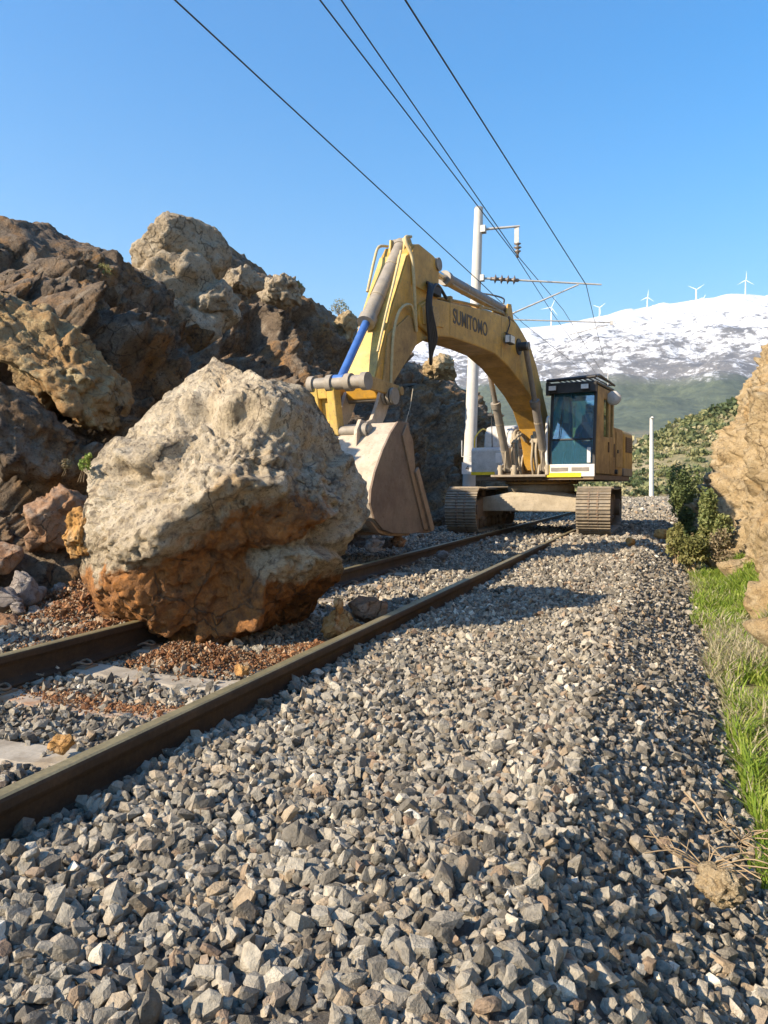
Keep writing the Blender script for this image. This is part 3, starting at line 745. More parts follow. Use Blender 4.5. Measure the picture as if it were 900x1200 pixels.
def make_boulder():
    """the big fallen boulder; its outline is measured in metres about its centre"""
    D = 5.5; c0 = at(255, 590, D); k = D / 900
    out = [(228, 406), (250, 416), (268, 425), (300, 437), (335, 447), (352, 458), (372, 478), (395, 506), (413, 542), (424, 565), (431, 588), (427, 603), (415, 628), (401, 655), (388, 690),
           (370, 716), (352, 745), (310, 768), (262, 778), (215, 778), (165, 768), (142, 752), (128, 738), (110, 730), (96, 712), (84, 694), (79, 672), (82, 655), (91, 640), (89, 612),
           (92, 585), (91, 566), (97, 548), (112, 528), (128, 508), (148, 487), (168, 462), (190, 437), (207, 418)]
    th = np.array([math.atan2(590 - y, x - 255) for x, y in out]); rad = np.array([math.hypot(x - 255, y - 590) * k for x, y in out])
    o_ = np.argsort(th); th, rad = th[o_], rad[o_]
    th = np.concatenate([th[-3:] - 2 * math.pi, th, th[:3] + 2 * math.pi]); rad = np.concatenate([rad[-3:], rad, rad[:3]])
    V, F = ico(7)
    t = np.arctan2(V[:, 2], V[:, 0]); rho = np.hypot(V[:, 0], V[:, 2])
    R = np.interp(t, th, rad)
    rs = rho ** 0.93
    P = np.stack([rs * R * np.cos(t), np.sign(V[:, 1]) * np.abs(V[:, 1]) ** 0.9 * 1.02, rs * R * np.sin(t)], 1)
    cuts = [((-.35, -.62, .70), .46), ((.34, -.84, -.42), .68), ((.75, -.55, .35), .655), ((.62, -.35, -.70), .80), ((-.45, -.55, -.70), .92), ((.35, -.60, .72), .70),
            ((-.62, -.70, .34), .68), ((.05, -.95, .25), .76), ((-.80, -.45, -.20), .88), ((.1, -.7, -.72), .86), ((.55, -.8, 0), .74), ((-.2, -.9, -.35), .80)]
    Q0 = P.copy(); back = 0.06 * sstep(-0.1, 0.3, V[:, 1])
    for n_, dist in cuts:                     # flat broken faces: each pushes the front back to its plane
        n_ = np.array(n_); n_ /= np.linalg.norm(n_)
        wob = 0.035 * fbm(Q0 * 2.2 + dist * 9, 3, 17)
        yp = (n_[0] * P[:, 0] + n_[2] * P[:, 2] - dist) / -n_[1] + back + wob
        P[:, 1] = P[:, 1] + splus(yp - P[:, 1], 30)
    nr = np.stack([P[:, 0], P[:, 1] * 0.9 - 0.35, P[:, 2]], 1); nr /= np.linalg.norm(nr, axis=1)[:, None]
    Q = P * 1.0
    Qw = warp3(Q, 1.6, .13, 201)
    d = 0.03 * fbm(Q * 1.6, 4, 241) + 0.26 * facets(Qw * np.array([1, 1, 1.35]), 1.5, 211, 40.0) + 0.18 * facets(Qw * np.array([1, 1, 1.25]), 4.1, 221, 34.0) + 0.24 * facets(warp3(Q, 6, .03, 77), 9.5, 231, 36.0) + 0.55 * facets(warp3(Q, 9, .02, 79), 21, 235, 26.0)
    d = d + 0.014 * ridged(Q * 2.2, 6, 251, .55) + 0.008 * fbm(Q * 9, 4, 261) + 0.012 * fbm(Q * 26, 3, 271) + 0.007 * fbm(Q * 60, 2, 275)
    cr = np.abs(fbm(warp3(Q, 2.0, .2, 301) * np.array([1.2, 1.2, 2.0]), 3, 305)); d = d - 0.045 * np.exp(-(cr / 0.025) ** 2)
    cr = np.abs(fbm(warp3(Q, 3.0, .12, 311) * 3.3, 3, 315)); d = d - 0.016 * np.exp(-(cr / 0.03) ** 2)
    pits = sstep(0.30, 0.55, fbm(Q * 8.5, 3, 281)) * sstep(-.1, .35, fbm(Q * 1.5, 2, 283)); d = d - 0.020 * pits
    # a broken overhanging lip between the pale upper face and the red lower face
    lip = P[:, 2] + 0.13 - 0.42 * P[:, 0] + 0.16 * fbm(Q * 2.2, 3, 291)
    front = sstep(0.15, 0.5, -P[:, 1])
    d = d + front * (0.05 * np.exp(-((lip - 0.05) / 0.09) ** 2) - 0.02 * np.exp(-((lip + 0.14) / 0.12) ** 2)) * sstep(-0.55, -0.2, P[:, 0])
    edge = np.clip(1 - rho ** 8, 0.40, 1)
    P = P + nr * (d * edge)[:, None]
    soil = sstep(0.12, -0.30, lip) * 0.95 + 0.25 * sstep(0.2, -0.9, P[:, 2])
    soil = np.where(P[:, 0] < -0.75, soil * 0.45 + 0.45 * sstep(-.25, -.55, P[:, 2]) * sstep(-.82, -.98, P[:, 0]), soil)
    soil = soil * (1 - 0.75 * sstep(0.35, 0.75, P[:, 0] + 0.4 * fbm(Q * 2, 2, 5)) * sstep(-0.75, -0.45, P[:, 2]))
    W = P[:, 0:1] * CR + P[:, 1:2] * np.array([-math.sin(_a), math.cos(_a), 0]) + P[:, 2:3] * np.array([0, 0, 1.0])
    o = link('boulder', np_mesh('boulder', W, F, True, {'soil': soil}), M['boulder'], None, tuple(c0))
    return tag(o, 'huge pale boulder with red soil on its lower side lying across the track', 'boulder')
make_boulder()

FR = 'rocks fallen beside the track'
rock('rock_slab', at(90, 624, 5.6), (0.14, 0.12, 0.20), 5, 'orange_rock', 'small orange slab leaning on the left side of the huge boulder', group=FR, rough=.9, sub=5, tilt=D2R(12), cutlist=[((-1, -.2, .1), .55), ((0, -1, .1), .6), ((0.1, -.2, 1), .72), ((-.6, -.5, -.6), .7), ((.2, -.7, -.7), .6), ((1, -.3, 0), .7)])
rock('fallen_rock', at(66, 606, 6.9), (0.33, 0.36, 0.36), 6, 'red_rock', 'reddish grey block in shade just left of the huge boulder', group=FR, sub=5, cuts=9, rough=.7)
rock('fallen_rock', at(398, 728, 5.35), (0.14, 0.13, 0.17), 8, 'orange_rock', 'small pointed orange rock lying by the rail right of the boulder', group=FR, sub=5, rough=1.0, cutlist=[((-.6, -.7, .3), .45), ((.8, -.5, .35), .35), ((0, -.6, -.7), .6), ((.3, .6, .6), .5), ((-.5, .3, .75), .55)])
rock('fallen_rock', at(428, 716, 5.75), (0.17, 0.15, 0.12), 9, 'red_rock', 'shaded brown rock behind the pointed orange rock at the rail', group=FR, cuts=9, rough=.7)
rock('fallen_rock', at(2, 745, 5.6), (0.16, 0.18, 0.17), 12, 'red_rock', 'pale pinkish stone at the left edge beside the farther rail', group=FR, rough=.7)
rock('fallen_rock', at(2, 700, 6.1), (0.19, 0.17, 0.13), 13, 'grey_rock', 'bluish grey slab at the left edge above the pinkish stone', group=FR, rough=.6)
rock('fallen_rock', at(2, 655, 6.6), (0.18, 0.2, 0.16), 14, 'red_rock', 'reddish stone at the left edge just under the shaded rock face', group=FR, rough=.7)
rock('fallen_rock', at(28, 690, 6.4), (0.20, 0.2, 0.17), 15, 'grey_rock', 'brown grey block in the rubble left of the boulder', group=FR, rough=.7)
rock('fallen_rock', at(84, 745, 5.35), (0.055, 0.05, 0.045), 16, 'orange_rock', 'fist sized orange stone on the red soil beside the farther rail', group=FR)
rock('fallen_rock', at(222, 793, 4.6), (0.05, 0.05, 0.04), 17, 'orange_rock', 'small tan stone in the red soil under the boulder front', group=FR)
rock('fallen_rock', at(284, 786, 4.25), (0.045, 0.045, 0.04), 18, 'orange_rock', 'orange stone beside the nearer rail in front of the boulder', group=FR)
rock('fallen_rock', at(73, 872, 3.05), (0.075, 0.05, 0.04), 19, 'orange_rock', 'sandy stone lying at the end of the pale bare sleeper', group=FR, cuts=9)
rock('fallen_rock', at(518, 658 - 30, 11.0) * np.array([1, 1, 0]) + np.array([0, 0, -.08]), (0.12, 0.1, 0.08), 20, 'grey_rock', 'pale stone beside the farther rail right of the boulder', group=FR)
rock('fallen_rock', at(845, 1040, 2.15), (0.065, 0.09, 0.045), 22, 'cutting', 'flat tan rock at the grass edge below the dry twigs', group=FR, cuts=9, rough=1.1, sub=5)
rock('fallen_rock', at(778, 627, 13.6), (0.16, 0.14, 0.1), 25, 'orange_rock', 'orange stone on the ballast shoulder in front of the bushes', group=FR)
rock('fallen_rock', at(740, 617 + 18, 12.6), (0.10, 0.1, 0.07), 26, 'orange_rock', 'small orange stone on ballast right of the excavator track', group=FR)
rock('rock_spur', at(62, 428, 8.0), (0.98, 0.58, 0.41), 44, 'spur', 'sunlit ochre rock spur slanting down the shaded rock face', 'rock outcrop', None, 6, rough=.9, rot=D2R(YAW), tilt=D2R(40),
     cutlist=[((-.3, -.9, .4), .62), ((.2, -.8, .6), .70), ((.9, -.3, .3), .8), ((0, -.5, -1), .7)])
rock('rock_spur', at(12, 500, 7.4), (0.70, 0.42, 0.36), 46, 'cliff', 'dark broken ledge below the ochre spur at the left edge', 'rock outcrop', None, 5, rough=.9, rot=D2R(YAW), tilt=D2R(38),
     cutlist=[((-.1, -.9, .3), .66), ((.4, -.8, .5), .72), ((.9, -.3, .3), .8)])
k = 0
for px, py, dd, s in ((40, 722, 6.1, .10), (62, 712, 6.3, .09), (108, 690, 6.6, .11), (70, 690, 6.8, .10), (50, 668, 7.0, .13), (100, 664, 7.0, .12), (20, 715, 5.9, .07), (118, 708, 6.3, .07),
                     (30, 640, 7.2, .12), (84, 652, 7.3, .09), (55, 735, 5.9, .07), (12, 728, 5.6, .08), (95, 715, 6.2, .06), (440, 640, 9.6, .14), (465, 634, 10.2, .12)):
    k += 1
    far = px > 300
    rock('rubble_stone', at(px, py, dd), (s, s * .9, s * .75), 60 + k, 'grey_rock' if k % 3 else 'red_rock',
         ('brown rubble stone nearer the boulder, on shaded ground by the bucket teeth' if px < 450 else 'brown rubble stone farther back, on shaded ground beside the bucket teeth') if far else 'small brown grey stone in the shaded rubble left of the boulder', 'rock',
         'stones in the shaded rubble')
rock('perched_boulder', at(214, 296, 14.7), (0.89, 1.0, 0.67), 31, 'outcrop', 'rounded pale boulder perched on top of the rock face against the sky', 'boulder', None, 6,
     rough=.38, cutlist=[((.9, -.5, .1), .72), ((-.6, -.6, .6), .78), ((0.2, 0, 1), .85), ((.6, -.75, -.3), .75), ((-.9, 0, .2), .9), ((0, -1, 0), .85)])
rock('rock_outcrop', at(196, 356, 14.4), (1.13, 1.1, 0.94), 33, 'outcrop', 'pale broken outcrop under the perched boulder, sunlit on its left', 'rock outcrop', None, 5,
     rough=.75, cutlist=[((.9, -.4, .1), .66), ((-.62, -.6, .5), .66), ((.55, -.8, .2), .66), ((-.2, -1, -.1), .8)])
rock('rock_outcrop', at(250, 362, 14.5), (0.47, 0.55, 0.58), 36, 'outcrop', 'smaller shaded rock wedged right of the perched boulder', 'rock outcrop', None, 5, rough=.7)
rock('rock_outcrop', at(284, 333, 16.7), (0.38, 0.55, 0.36), 37, 'outcrop', 'small sunlit knob on the cliff crest right of the perched boulder', 'rock outcrop', None, 5, rough=.9)
rock('rock_outcrop', at(333, 340, 19.2), (0.66, 0.65, 0.42), 38, 'outcrop', 'sunlit broken crest of the cliff left of the excavator arm', 'rock outcrop', None, 5, rough=1.0)
rock('rock_outcrop', at(405, 384, 23.6), (0.58, 0.66, 0.46), 39, 'cutting', 'sunlit tan crest rock beside the blue cylinder rod', 'rock outcrop', None, 5, rough=.9)
rock('rock_outcrop', at(515, 428, 30.6), (0.84, 0.8, 0.56), 40, 'cutting', 'sunlit tan rock on the cliff top under the excavator boom', 'rock outcrop', None, 5, rough=1.0)

# ---- red soil
def clods(name, spots, n, smin, smax, mat, label, seed, zf=None):
    r = np.random.default_rng(seed); PP = []
    for (u, v, su, sv, h, wgt) in spots:
        m = int(n * wgt); a = r.normal(size=(m, 2)); rr_ = np.exp(-0.5 * (a ** 2).sum(1))
        uu, vv_ = u + a[:, 0] * su, v + a[:, 1] * sv
        zz_ = zbed(uu, vv_) + h * rr_ * r.uniform(0.4, 1, m) + 0.02
        ok = (np.abs(uu - RAIL_R) > .06)
        PP.append(np.stack([uu, vv_, zz_], 1)[ok])
    Pq = np.concatenate(PP); S = r.uniform(smin, smax, len(Pq)) * np.where(r.random(len(Pq)) < .05, 2.8, 1)
    c = np.array([(0.24, 0.105, 0.045), (0.30, 0.15, 0.065), (0.38, 0.27, 0.17), (0.18, 0.08, 0.035)])[r.integers(0, 4, len(Pq))]
    o = link(name, scatter_mesh(name, Pq, S, rot_mats(len(Pq), r), c * r.uniform(.8, 1.2, (len(Pq), 1)), ROCKS_LO, r), M['stone'])
    return tag(o, label, None, None, 'stuff')
clods('red_soil', [(-2.55, 4.05, .28, .14, .10, .30), (-2.15, 4.45, .16, .22, .07, .2), (-2.75, 3.95, .16, .10, .13, .18), (-2.6, 3.08, .38, .07, .0, .12), (-2.05, 4.9, .12, .25, .05, .2)], 9000, .003, .011, 'redsoil',
      'loose red soil and crumbs along the front of the boulder', 5)
clods('red_soil', [(-4.25, 5.0, .22, .22, .20, .6), (-3.75, 4.4, .10, .3, .05, .25), (-4.6, 5.6, .3, .4, .3, .3)], 6000, .004, .016, 'redsoil', 'heap of crumbly red soil beside the farther rail left of the boulder', 6)

# ---- plants
def leaf_cloud(blobs, n, size, cols, seed, flat=0.6):
    """quads scattered through ellipsoids; blobs: (centre, radii, weight)"""
    r = np.random.default_rng(seed); C_, c_ = [], []
    W = np.array([b[2] for b in blobs], float); W /= W.sum()
    for (c, rad, w), wt in zip(blobs, W):
        m = int(n * wt); a = r.normal(size=(m, 3)); a /= np.linalg.norm(a, axis=1)[:, None]
        rr_ = r.uniform(0.35, 1.0, m) ** 0.5
        p = a * rr_[:, None] * np.array(rad) * (1 + 0.25 * vnoise(a * 2.5 + seed, seed))[:, None] + np.array(c)
        C_.append(p); c_.append(np.full(m, r.random()))
    Cn = np.concatenate(C_); br = np.concatenate(c_); m = len(Cn)
    R = rot_mats(m, r); s = size * r.uniform(0.6, 1.4, m)
    q = np.array([(-.5, 0, 0), (0, -.28, .06), (.5, 0, 0), (0, .28, .06)])
    V = (np.einsum('nij,vj->nvi', R, q) * s[:, None, None] + Cn[:, None, :]).reshape(-1, 3)
    F = np.arange(m * 4).reshape(-1, 4)
    cl = np.array(cols); t_ = np.clip(0.55 * br + 0.55 * r.random(m) + .15 * vnoise(Cn * 3, 4), 0, .999) * (len(cl) - 1)
    i = t_.astype(int); f_ = (t_ - i)[:, None]; colr = cl[i] * (1 - f_) + cl[np.minimum(i + 1, len(cl) - 1)] * f_
    return V, F, np.repeat(colr, 4, 0)
def shrub(name, base, blobs, n, size, cols, seed, label, group=None, cat='shrub', stems=4):
    t = empty(name, tuple(base)); tag(t, label, cat, group)
    V, F, c = leaf_cloud(blobs, n, size, cols, seed)
    link('foliage', np_mesh('foliage', V, F, False, {'tint': c}), M['leaf'], t)
    m = MB(); r = random.Random(seed)
    for (c0, rad, w) in (blobs * 3)[:max(stems, len(blobs))]:
        e = Vector(c0) + Vector((r.uniform(-.5, .5) * rad[0], r.uniform(-.5, .5) * rad[1], r.uniform(-.2, .6) * rad[2]))
        b0 = Vector((r.uniform(-.06, .06), r.uniform(-.06, .06), -.08))
        mid = (b0 + e) / 2 + Vector((r.uniform(-.1, .1), r.uniform(-.1, .1), .1)) * e.length * .4
        m.tube(smooth_path([b0, mid, e], 3), [ (0.022, .02, .018, .014, .011, .009, .006)[j] * min(1.0, size / .06) ** 2 * (1 if size > .035 else .35) for j in range(7)], 5)
    m.build('stem', M['twig'], t)
    return t
GREEN = [(0.05, 0.07, 0.028), (0.105, 0.14, 0.045), (0.17, 0.205, 0.07), (0.25, 0.265, 0.10)]
OLIVE = [(0.09, 0.10, 0.032), (0.16, 0.165, 0.055), (0.24, 0.23, 0.08), (0.30, 0.27, 0.11)]
DRY = [(0.13, 0.10, 0.06), (0.22, 0.17, 0.105), (0.30, 0.24, 0.15), (0.17, 0.15, 0.07)]
BG_ = 'bushes at the end of the ballast shoulder'
def bush(px, py_top, py_bot, w_px, D, n, size, cols, seed, label, nb=5):
    c = at(px, py_bot, D); h = (py_bot - py_top) * D / 900; w = w_px * D / 900 / 2; r = random.Random(seed)
    bl = [((r.uniform(-.55, .55) * w, r.uniform(-.4, .4) * w, h * (0.18 + 0.64 * (i + .5) / nb)), (w * r.uniform(.45, .75), w * r.uniform(.5, .8), h * r.uniform(.18, .28)), r.uniform(.6, 1.2)) for i in range(nb)]
    shrub('bush', c, bl, n, size, cols, seed, label, BG_)
bush(802, 546, 612, 48, 24.5, 5200, .085, GREEN, 81, 'tallest green bush at the end of the ballast by the cutting')
bush(803, 592, 645, 30, 16.4, 2600, .065, GREEN[:3], 82, 'darkest low bush in front of the tallest bush')
bush(836, 574, 664, 40, 12.7, 3600, .07, GREEN[1:] + OLIVE[2:3], 83, 'green bush against the sandy cutting right of the tallest bush')
bush(792, 610, 660, 24, 12.6, 1500, .055, OLIVE, 84, 'small olive bush at the ballast edge')
bush(812, 626, 664, 44, 12.4, 2700, .055, OLIVE, 85, 'spreading olive bush at the top of the grass strip')
bush(848, 618, 672, 34, 12.2, 1300, .05, DRY, 86, 'dry brown brush between the olive bush and the cutting')
for (px, py, D, w, h, seed, lab) in ((398, 360, 23.9, .22, .46, 91, 'small grey green shrub on the cliff crest beside the blue cylinder rod'),
                                     (345, 330, 19.2, .17, .20, 93, 'low tuft on the cliff crest above the shaded rock face'),
                                     (124, 318, 12.0, .13, .22, 95, 'wispy tuft in the notch left of the perched boulder')):
    c = at(px, py + 8, D)
    shrub('shrub', c, [((0, 0, h * .5), (w, w, h * .5), 1), ((w * .6, 0, h * .4), (w * .7, w, h * .35), .7), ((-w * .6, 0, h * .35), (w * .7, w, h * .3), .7)], 420, .05, OLIVE[1:] + DRY[2:3], seed, lab)
c = at(99, 552, 5.5)
shrub('weed', c, [((0, 0, .05), (.045, .045, .05), 1), ((.03, 0, .09), (.03, .03, .04), .6)], 160, .03, [(0.10, 0.16, 0.03), (0.22, 0.30, 0.06), (0.32, 0.36, 0.10)], 97, 'small bright green weed at the left shoulder of the boulder', None, 'weed')
c = at(78, 548, 7.0)
shrub('weed', c, [((0, 0, .03), (.05, .05, .05), 1)], 130, .03, DRY, 98, 'small pale dry weed on the shaded face left of the boulder', None, 'weed')
c = at(842, 720, 9.0)

# grass strip at the foot of the cutting
def grass(n, seed):
    r = np.random.default_rng(seed)
    v = 1.0 + 14.5 * r.random(n) ** 1.7; u = r.uniform(0.20, 1.35, n)
    clump = fbm(np.stack([u * 3.2, v * 2.2, u * 0], 1), 3, 5); patch = fbm(np.stack([u * 1.1, v * .7, u * 0 + 3], 1), 2, 8)
    edge = 0.36 + 0.10 * fbm(np.stack([u * 0, v * 2.0, u * 0], 1), 3, 15)
    keep = (u > edge) & (clump > -0.55)
    u, v, clump, patch = u[keep], v[keep], clump[keep], patch[keep]; m = len(u)
    z = zground(u, v) + 0.02 + 0.25 * sstep(0.75, 1.2, u)
    h = np.clip(0.10 + 0.07 * clump + r.normal(0, .03, m), .03, .26) * (1 + 0.25 * (v > 4))
    w = r.uniform(.0025, .0050, m) * (1 + v / 10)
    ang = r.uniform(0, 2 * math.pi, m); lean = r.uniform(.15, .9, m) * h
    d_ = np.stack([np.cos(ang), np.sin(ang)], 1); s_ = np.stack([-d_[:, 1], d_[:, 0]], 1)
    B = np.stack([u, v, z], 1); z0 = np.zeros(m)
    def pt(f, side, ww): return B + np.concatenate([d_ * (lean * f * f)[:, None] + s_ * (side * w * ww)[:, None], (h * f * (1 - .25 * f))[:, None]], 1)
    V = np.stack([pt(0, -1, 1), pt(0, 1, 1), pt(.55, 1, .8), pt(.55, -1, .8), pt(1, 1, .12), pt(1, -1, .12)], 1).reshape(-1, 3)
    i = np.arange(m)[:, None] * 6
    F = np.concatenate([i + np.array([[0, 1, 2, 3]]), i + np.array([[3, 2, 4, 5]])])
    g_ = np.array([(0.17, 0.27, 0.03), (0.27, 0.37, 0.05), (0.36, 0.42, 0.09)]); dry = np.array([(0.42, 0.37, 0.22), (0.55, 0.49, 0.33)])
    pd = np.clip(0.20 + 0.85 * patch + 0.30 * sstep(3.0, 6, v), 0.06, .82); isd = r.random(m) < pd
    c = np.where(isd[:, None], dry[r.integers(0, 2, m)], g_[r.integers(0, 3, m)]) * r.uniform(.75, 1.2, (m, 1))
    return V, F, np.repeat(c, 6, 0)
V_, F_, c_ = grass(85000, 3)
tag(link('grass', np_mesh('grass', V_, F_, False, {'tint': c_}), M['grass']), 'green and dry grass strip at the foot of the cutting', None, None, 'stuff')
r_ = random.Random(4)
def twigs(c, n, L, label, seed):
    r = random.Random(seed); m = MB(); c = Vector(c)
    for _ in range(n):
        a = r.uniform(0, 6.28); e = Vector((math.cos(a), math.sin(a), r.uniform(-.05, .5))) * L * r.uniform(.5, 1)
        mid = e * .5 + Vector((r.uniform(-.2, .2), r.uniform(-.2, .2), r.uniform(0, .25))) * L
        m.tube(smooth_path([Vector((0, 0, 0)), mid, e], 4), 0.0022, 5)
        if r.random() < .6: m.tube([mid, mid + Vector((r.uniform(-.5, .5), r.uniform(-.5, .5), r.uniform(0, .3))) * L * .6], 0.0015, 4)
    return tag(m.build('dry_twigs', M['twig'], None, tuple(c)), label, 'twigs')
twigs(atz(828, 1020, -.30), 16, .20, 'tuft of dry curled twigs at the grass edge above the flat tan rock', 3)
twigs(atz(868, 985, -.42), 14, .16, 'pale dead grass stalks fallen over the grass edge at the right', 5)
m = MB(); a_, b_ = Vector(atz(802, 928, -.225)), Vector(atz(829, 964, -.245)); m.tube([a_, (a_ + b_) / 2 + Vector((0, 0, .012)), b_], .004, 6)
tag(m.build('dry_stick', M['twig']), 'straight dry stick lying on the ballast slope near the grass', 'stick')
# scrub on the hillside
def hill_scrub(n, seed):
    r = np.random.default_rng(seed); u = r.uniform(-30, 75, n); v = r.uniform(86, 165, n); z = zhill(u, v); d_ = fbm(np.stack([u * .07, v * .07, u * 0], 1), 3, 33)
    k = (d_ + r.normal(0, .3, n) > -0.8) & ((v > 96) | (u > 3) | (u < -8)); u, v, z, d_ = u[k], v[k], z[k], d_[k]; m = len(u)
    per = 40; s = np.exp(r.normal(-.35, .38, m)) * (1 + .4 * d_)
    a = r.normal(size=(m, per, 3)); a /= np.linalg.norm(a, axis=2)[:, :, None]; a[:, :, 2] = np.abs(a[:, :, 2])
    p = a * (r.uniform(.55, 1.05, (m, per)) * s[:, None])[:, :, None] * np.array([1, 1, .85]) + np.stack([u, v, z], 1)[:, None, :]
    p = p.reshape(-1, 3); N = len(p); R = rot_mats(N, r); q = np.array([(-.5, 0, 0), (0, -.4, .1), (.5, 0, 0), (0, .4, .1)]); ls = np.repeat(s, per) * r.uniform(.35, .7, N)
    V = (np.einsum('nij,vj->nvi', R, q) * ls[:, None, None] + p[:, None, :]).reshape(-1, 3)
    cl = np.array([(0.09, 0.12, 0.05), (0.17, 0.19, 0.08), (0.27, 0.27, 0.12), (0.38, 0.34, 0.19)]); c = cl[np.minimum((r.random(m) ** 1.2 * 4).astype(int), 3)] * r.uniform(.8, 1.2, (m, 1))
    return V, np.arange(N * 4).reshape(-1, 4), np.repeat(c, per * 4, 0)
V_, F_, c_ = hill_scrub(8000, 9)
tag(link('hillside_scrub', np_mesh('hillside_scrub', V_, F_, False, {'tint': c_}), M['leaf']), 'low green scrub covering the hillside behind the track', None, None, 'stuff')

# ---- poles, wires, turbines
def main_pole():
    b = Vector(at(548, 612, 21.3)); tp = Vector(at(561, 244, 20.9))
    t = empty('catenary_pole', tuple(b)); tag(t, 'tall pale concrete railway pole with wire brackets standing behind the excavator', 'pole')
    L = lambda P: Vector(P) - b
    m = MB(); m.tube([L(b), L(b).lerp(L(tp), .5), L(tp)], [0.19, 0.155, 0.115], 20); m.build('shaft', M['pole'], t)
    m = MB(); m.cyl(L(tp) + Vector((.1, 0, .02)), L(tp) + Vector((.1, 0, -.6)), .018, None, 6); m.cyl(L(tp) - Vector((0, 0, .0)), L(tp) + Vector((0, 0, .03)), .125, .10, 20); m.build('pole_cap', M['galv'], t)
    # upper bracket
    A = L(at(565, 269, 20.9)); B = L(at(609, 265, 20.75)); m = MB()
    m.box(A + Vector((-.12, -.10, -.09)), A + Vector((.10, .10, .09))); m.cyl(A, B, .038, .03, 8)
    m.build('upper_bracket', M['galv'], t)
    m = MB(); C0 = B + Vector((-.05, 0, .02)); C1 = L(at(606.5, 290, 20.75)); m.box(C0 + Vector((-.09, -.02, -.46)), C0 + Vector((.03, .02, 0))); m.build('hanger_plate', M['galv'], t)
    m = MB(); m.lathe(C1 + Vector((0, 0, .12)), (0, 0, -1), [(0, .02), (.02, .10), (.06, .035), (.10, .03), (.12, .11), (.16, .04), (.2, .03), (.22, .10), (.26, .05), (.32, .03), (.38, .05), (.4, .01)], 14)
    m.build('hanging_insulator', M['insulator'], t)
    # long cantilever
    D0 = L(at(564, 326, 20.95)); D1 = L(at(686, 333, 20.45)); D2 = L(at(705, 333.5, 20.4)); m = MB(); m.cyl(D0, D2, .030, .022, 8); m.box(D0 - Vector((.16, .08, .08)), D0 + Vector((.08, .08, .08))); m.build('cantilever_tube', M['galv'], t)
    dv = (D1 - D0).normalized(); m = MB(); q0 = D0 + dv * .25
    m.lathe(q0, dv, [(0, .05)] + [p for i in range(4) for p in ((.10 + i * .17, .045), (.13 + i * .17, .13), (.17 + i * .17, .045))] + [(.75, .05), (.78, .01)], 14); m.build('cantilever_insulator', M['insulator'], t)
    E0 = L(at(553, 388, 20.95)); E1 = L(at(678, 333.5, 20.47)); m = MB(); m.cyl(E0, E1, .026, .02, 8); m.box(E0 - Vector((.1, .08, .07)), E0 + Vector((.1, .08, .07))); m.build('diagonal_tube', M['galv'], t)
    F0 = L(at(600, 374.5, 20.75)); F1 = L(at(717, 378, 20.3)); m = MB(); m.cyl(F0, F1, .018, None, 6); m.box(F1 - Vector((.05, .02, .06)), F1 + Vector((.03, .02, .05))); m.build('registration_tube', M['galv'], t)
    G0 = L(at(712, 381, 20.3)); G1 = L(at(668, 392, 20.6)); m = MB(); m.cyl(G0, G1, .012, None, 6); m.build('steady_arm', M['galv'], t)
    m = MB(); H0 = L(at(590, 357, 20.8)); m.tube(smooth_path([L(at(566, 344, 20.9)), L(at(578, 346, 20.8)), L(at(590, 350, 20.8)), H0, L(at(588, 372, 20.8))], 4), .022, 6)
    m.build('jumper_cable', M['wire'], t)
    # number plate: white frame and figure
    pl = Vector(at(549.3, 549, 20.9)) - b; yaw = D2R(YAW) * 1.0 + D2R(-6)
    m = MB(); m.box((-.15, -.012, -.16), (.15, .012, .16)); p_ = m.build('number_plate', M['white'], t, tuple(pl + Vector((0, -.16, 0))), yaw - D2R(0), .004)
    cu = bpy.data.curves.new('numeral', 'FONT'); cu.body = '4'; cu.size = .20; cu.align_x = 'CENTER'; cu.align_y = 'CENTER'; cu.extrude = .002
    to = bpy.data.objects.new('tmp', cu); COL.objects.link(to); bpy.context.view_layer.update()
    me = bpy.data.meshes.new_from_object(to.evaluated_get(bpy.context.evaluated_depsgraph_get())); bpy.data.objects.remove(to)
    o = link('numeral', me, M['letters'], p_, (0, -.015, 0)); o.rotation_euler = (math.pi / 2, 0, 0)
    m = MB(); m.box((-.17, -.01, -.20), (-.15, .01, .24)); m.box((-.15, -.01, -.20), (.10, .01, -.18)); m.build('white_bracket_mark', M['white'], t, tuple(Vector(at(549, 527, 20.9)) - b + Vector((0.02, -.17, 0))), yaw)
main_pole()
b = Vector(at(763.5, 577, 84)); tp = Vector(at(763.5, 490, 84)); t = empty('concrete_pole', tuple(b)); tag(t, 'slim white pole standing far off between the excavator and the bushes', 'pole')
m = MB(); m.tube([(0, 0, -.5), tuple((tp - b) * .5), tuple(tp - b)], [.26, .23, .19], 12); m.build('shaft', M['pole'], t)
m = MB(); m.cyl((0, 0, (tp - b).z - .02), (0, 0, (tp - b).z + .15), .21, .1, 12); m.build('pole_cap', M['pole'], t)
def wire(pts, label, r=.011, sag=0.0):
    P = [Vector(p) for p in pts]; out = []
    for i in range(len(P) - 1):
        for k in range(12):
            f = k / 12; q = P[i].lerp(P[i + 1], f); q.z -= sag * 4 * f * (1 - f); out.append(q)
    out.append(P[-1]); m = MB(); m.tube(out, r, 6)
    return tag(m.build('overhead_wire', M['wire']), label, 'wire', 'overhead wires above the track')
def ext(a, b, s): a, b = Vector(a), Vector(b); return a + (a - b) * s
n0 = atz(205, 0, 6.75); f0 = at(564, 332, 20.9); wire([ext(n0, f0, .9), f0, at(612, 378, 32), at(690, 440, 60)], 'leftmost overhead wire, passing in front of the pole shaft')
f1 = at(604, 299, 20.75); n1 = atz(375, 0, 7.35); wire([ext(n1, f1, .8), f1, at(648, 368, 33), at(700, 440, 62)], 'left wire of the close pair that meets the hanging insulator')
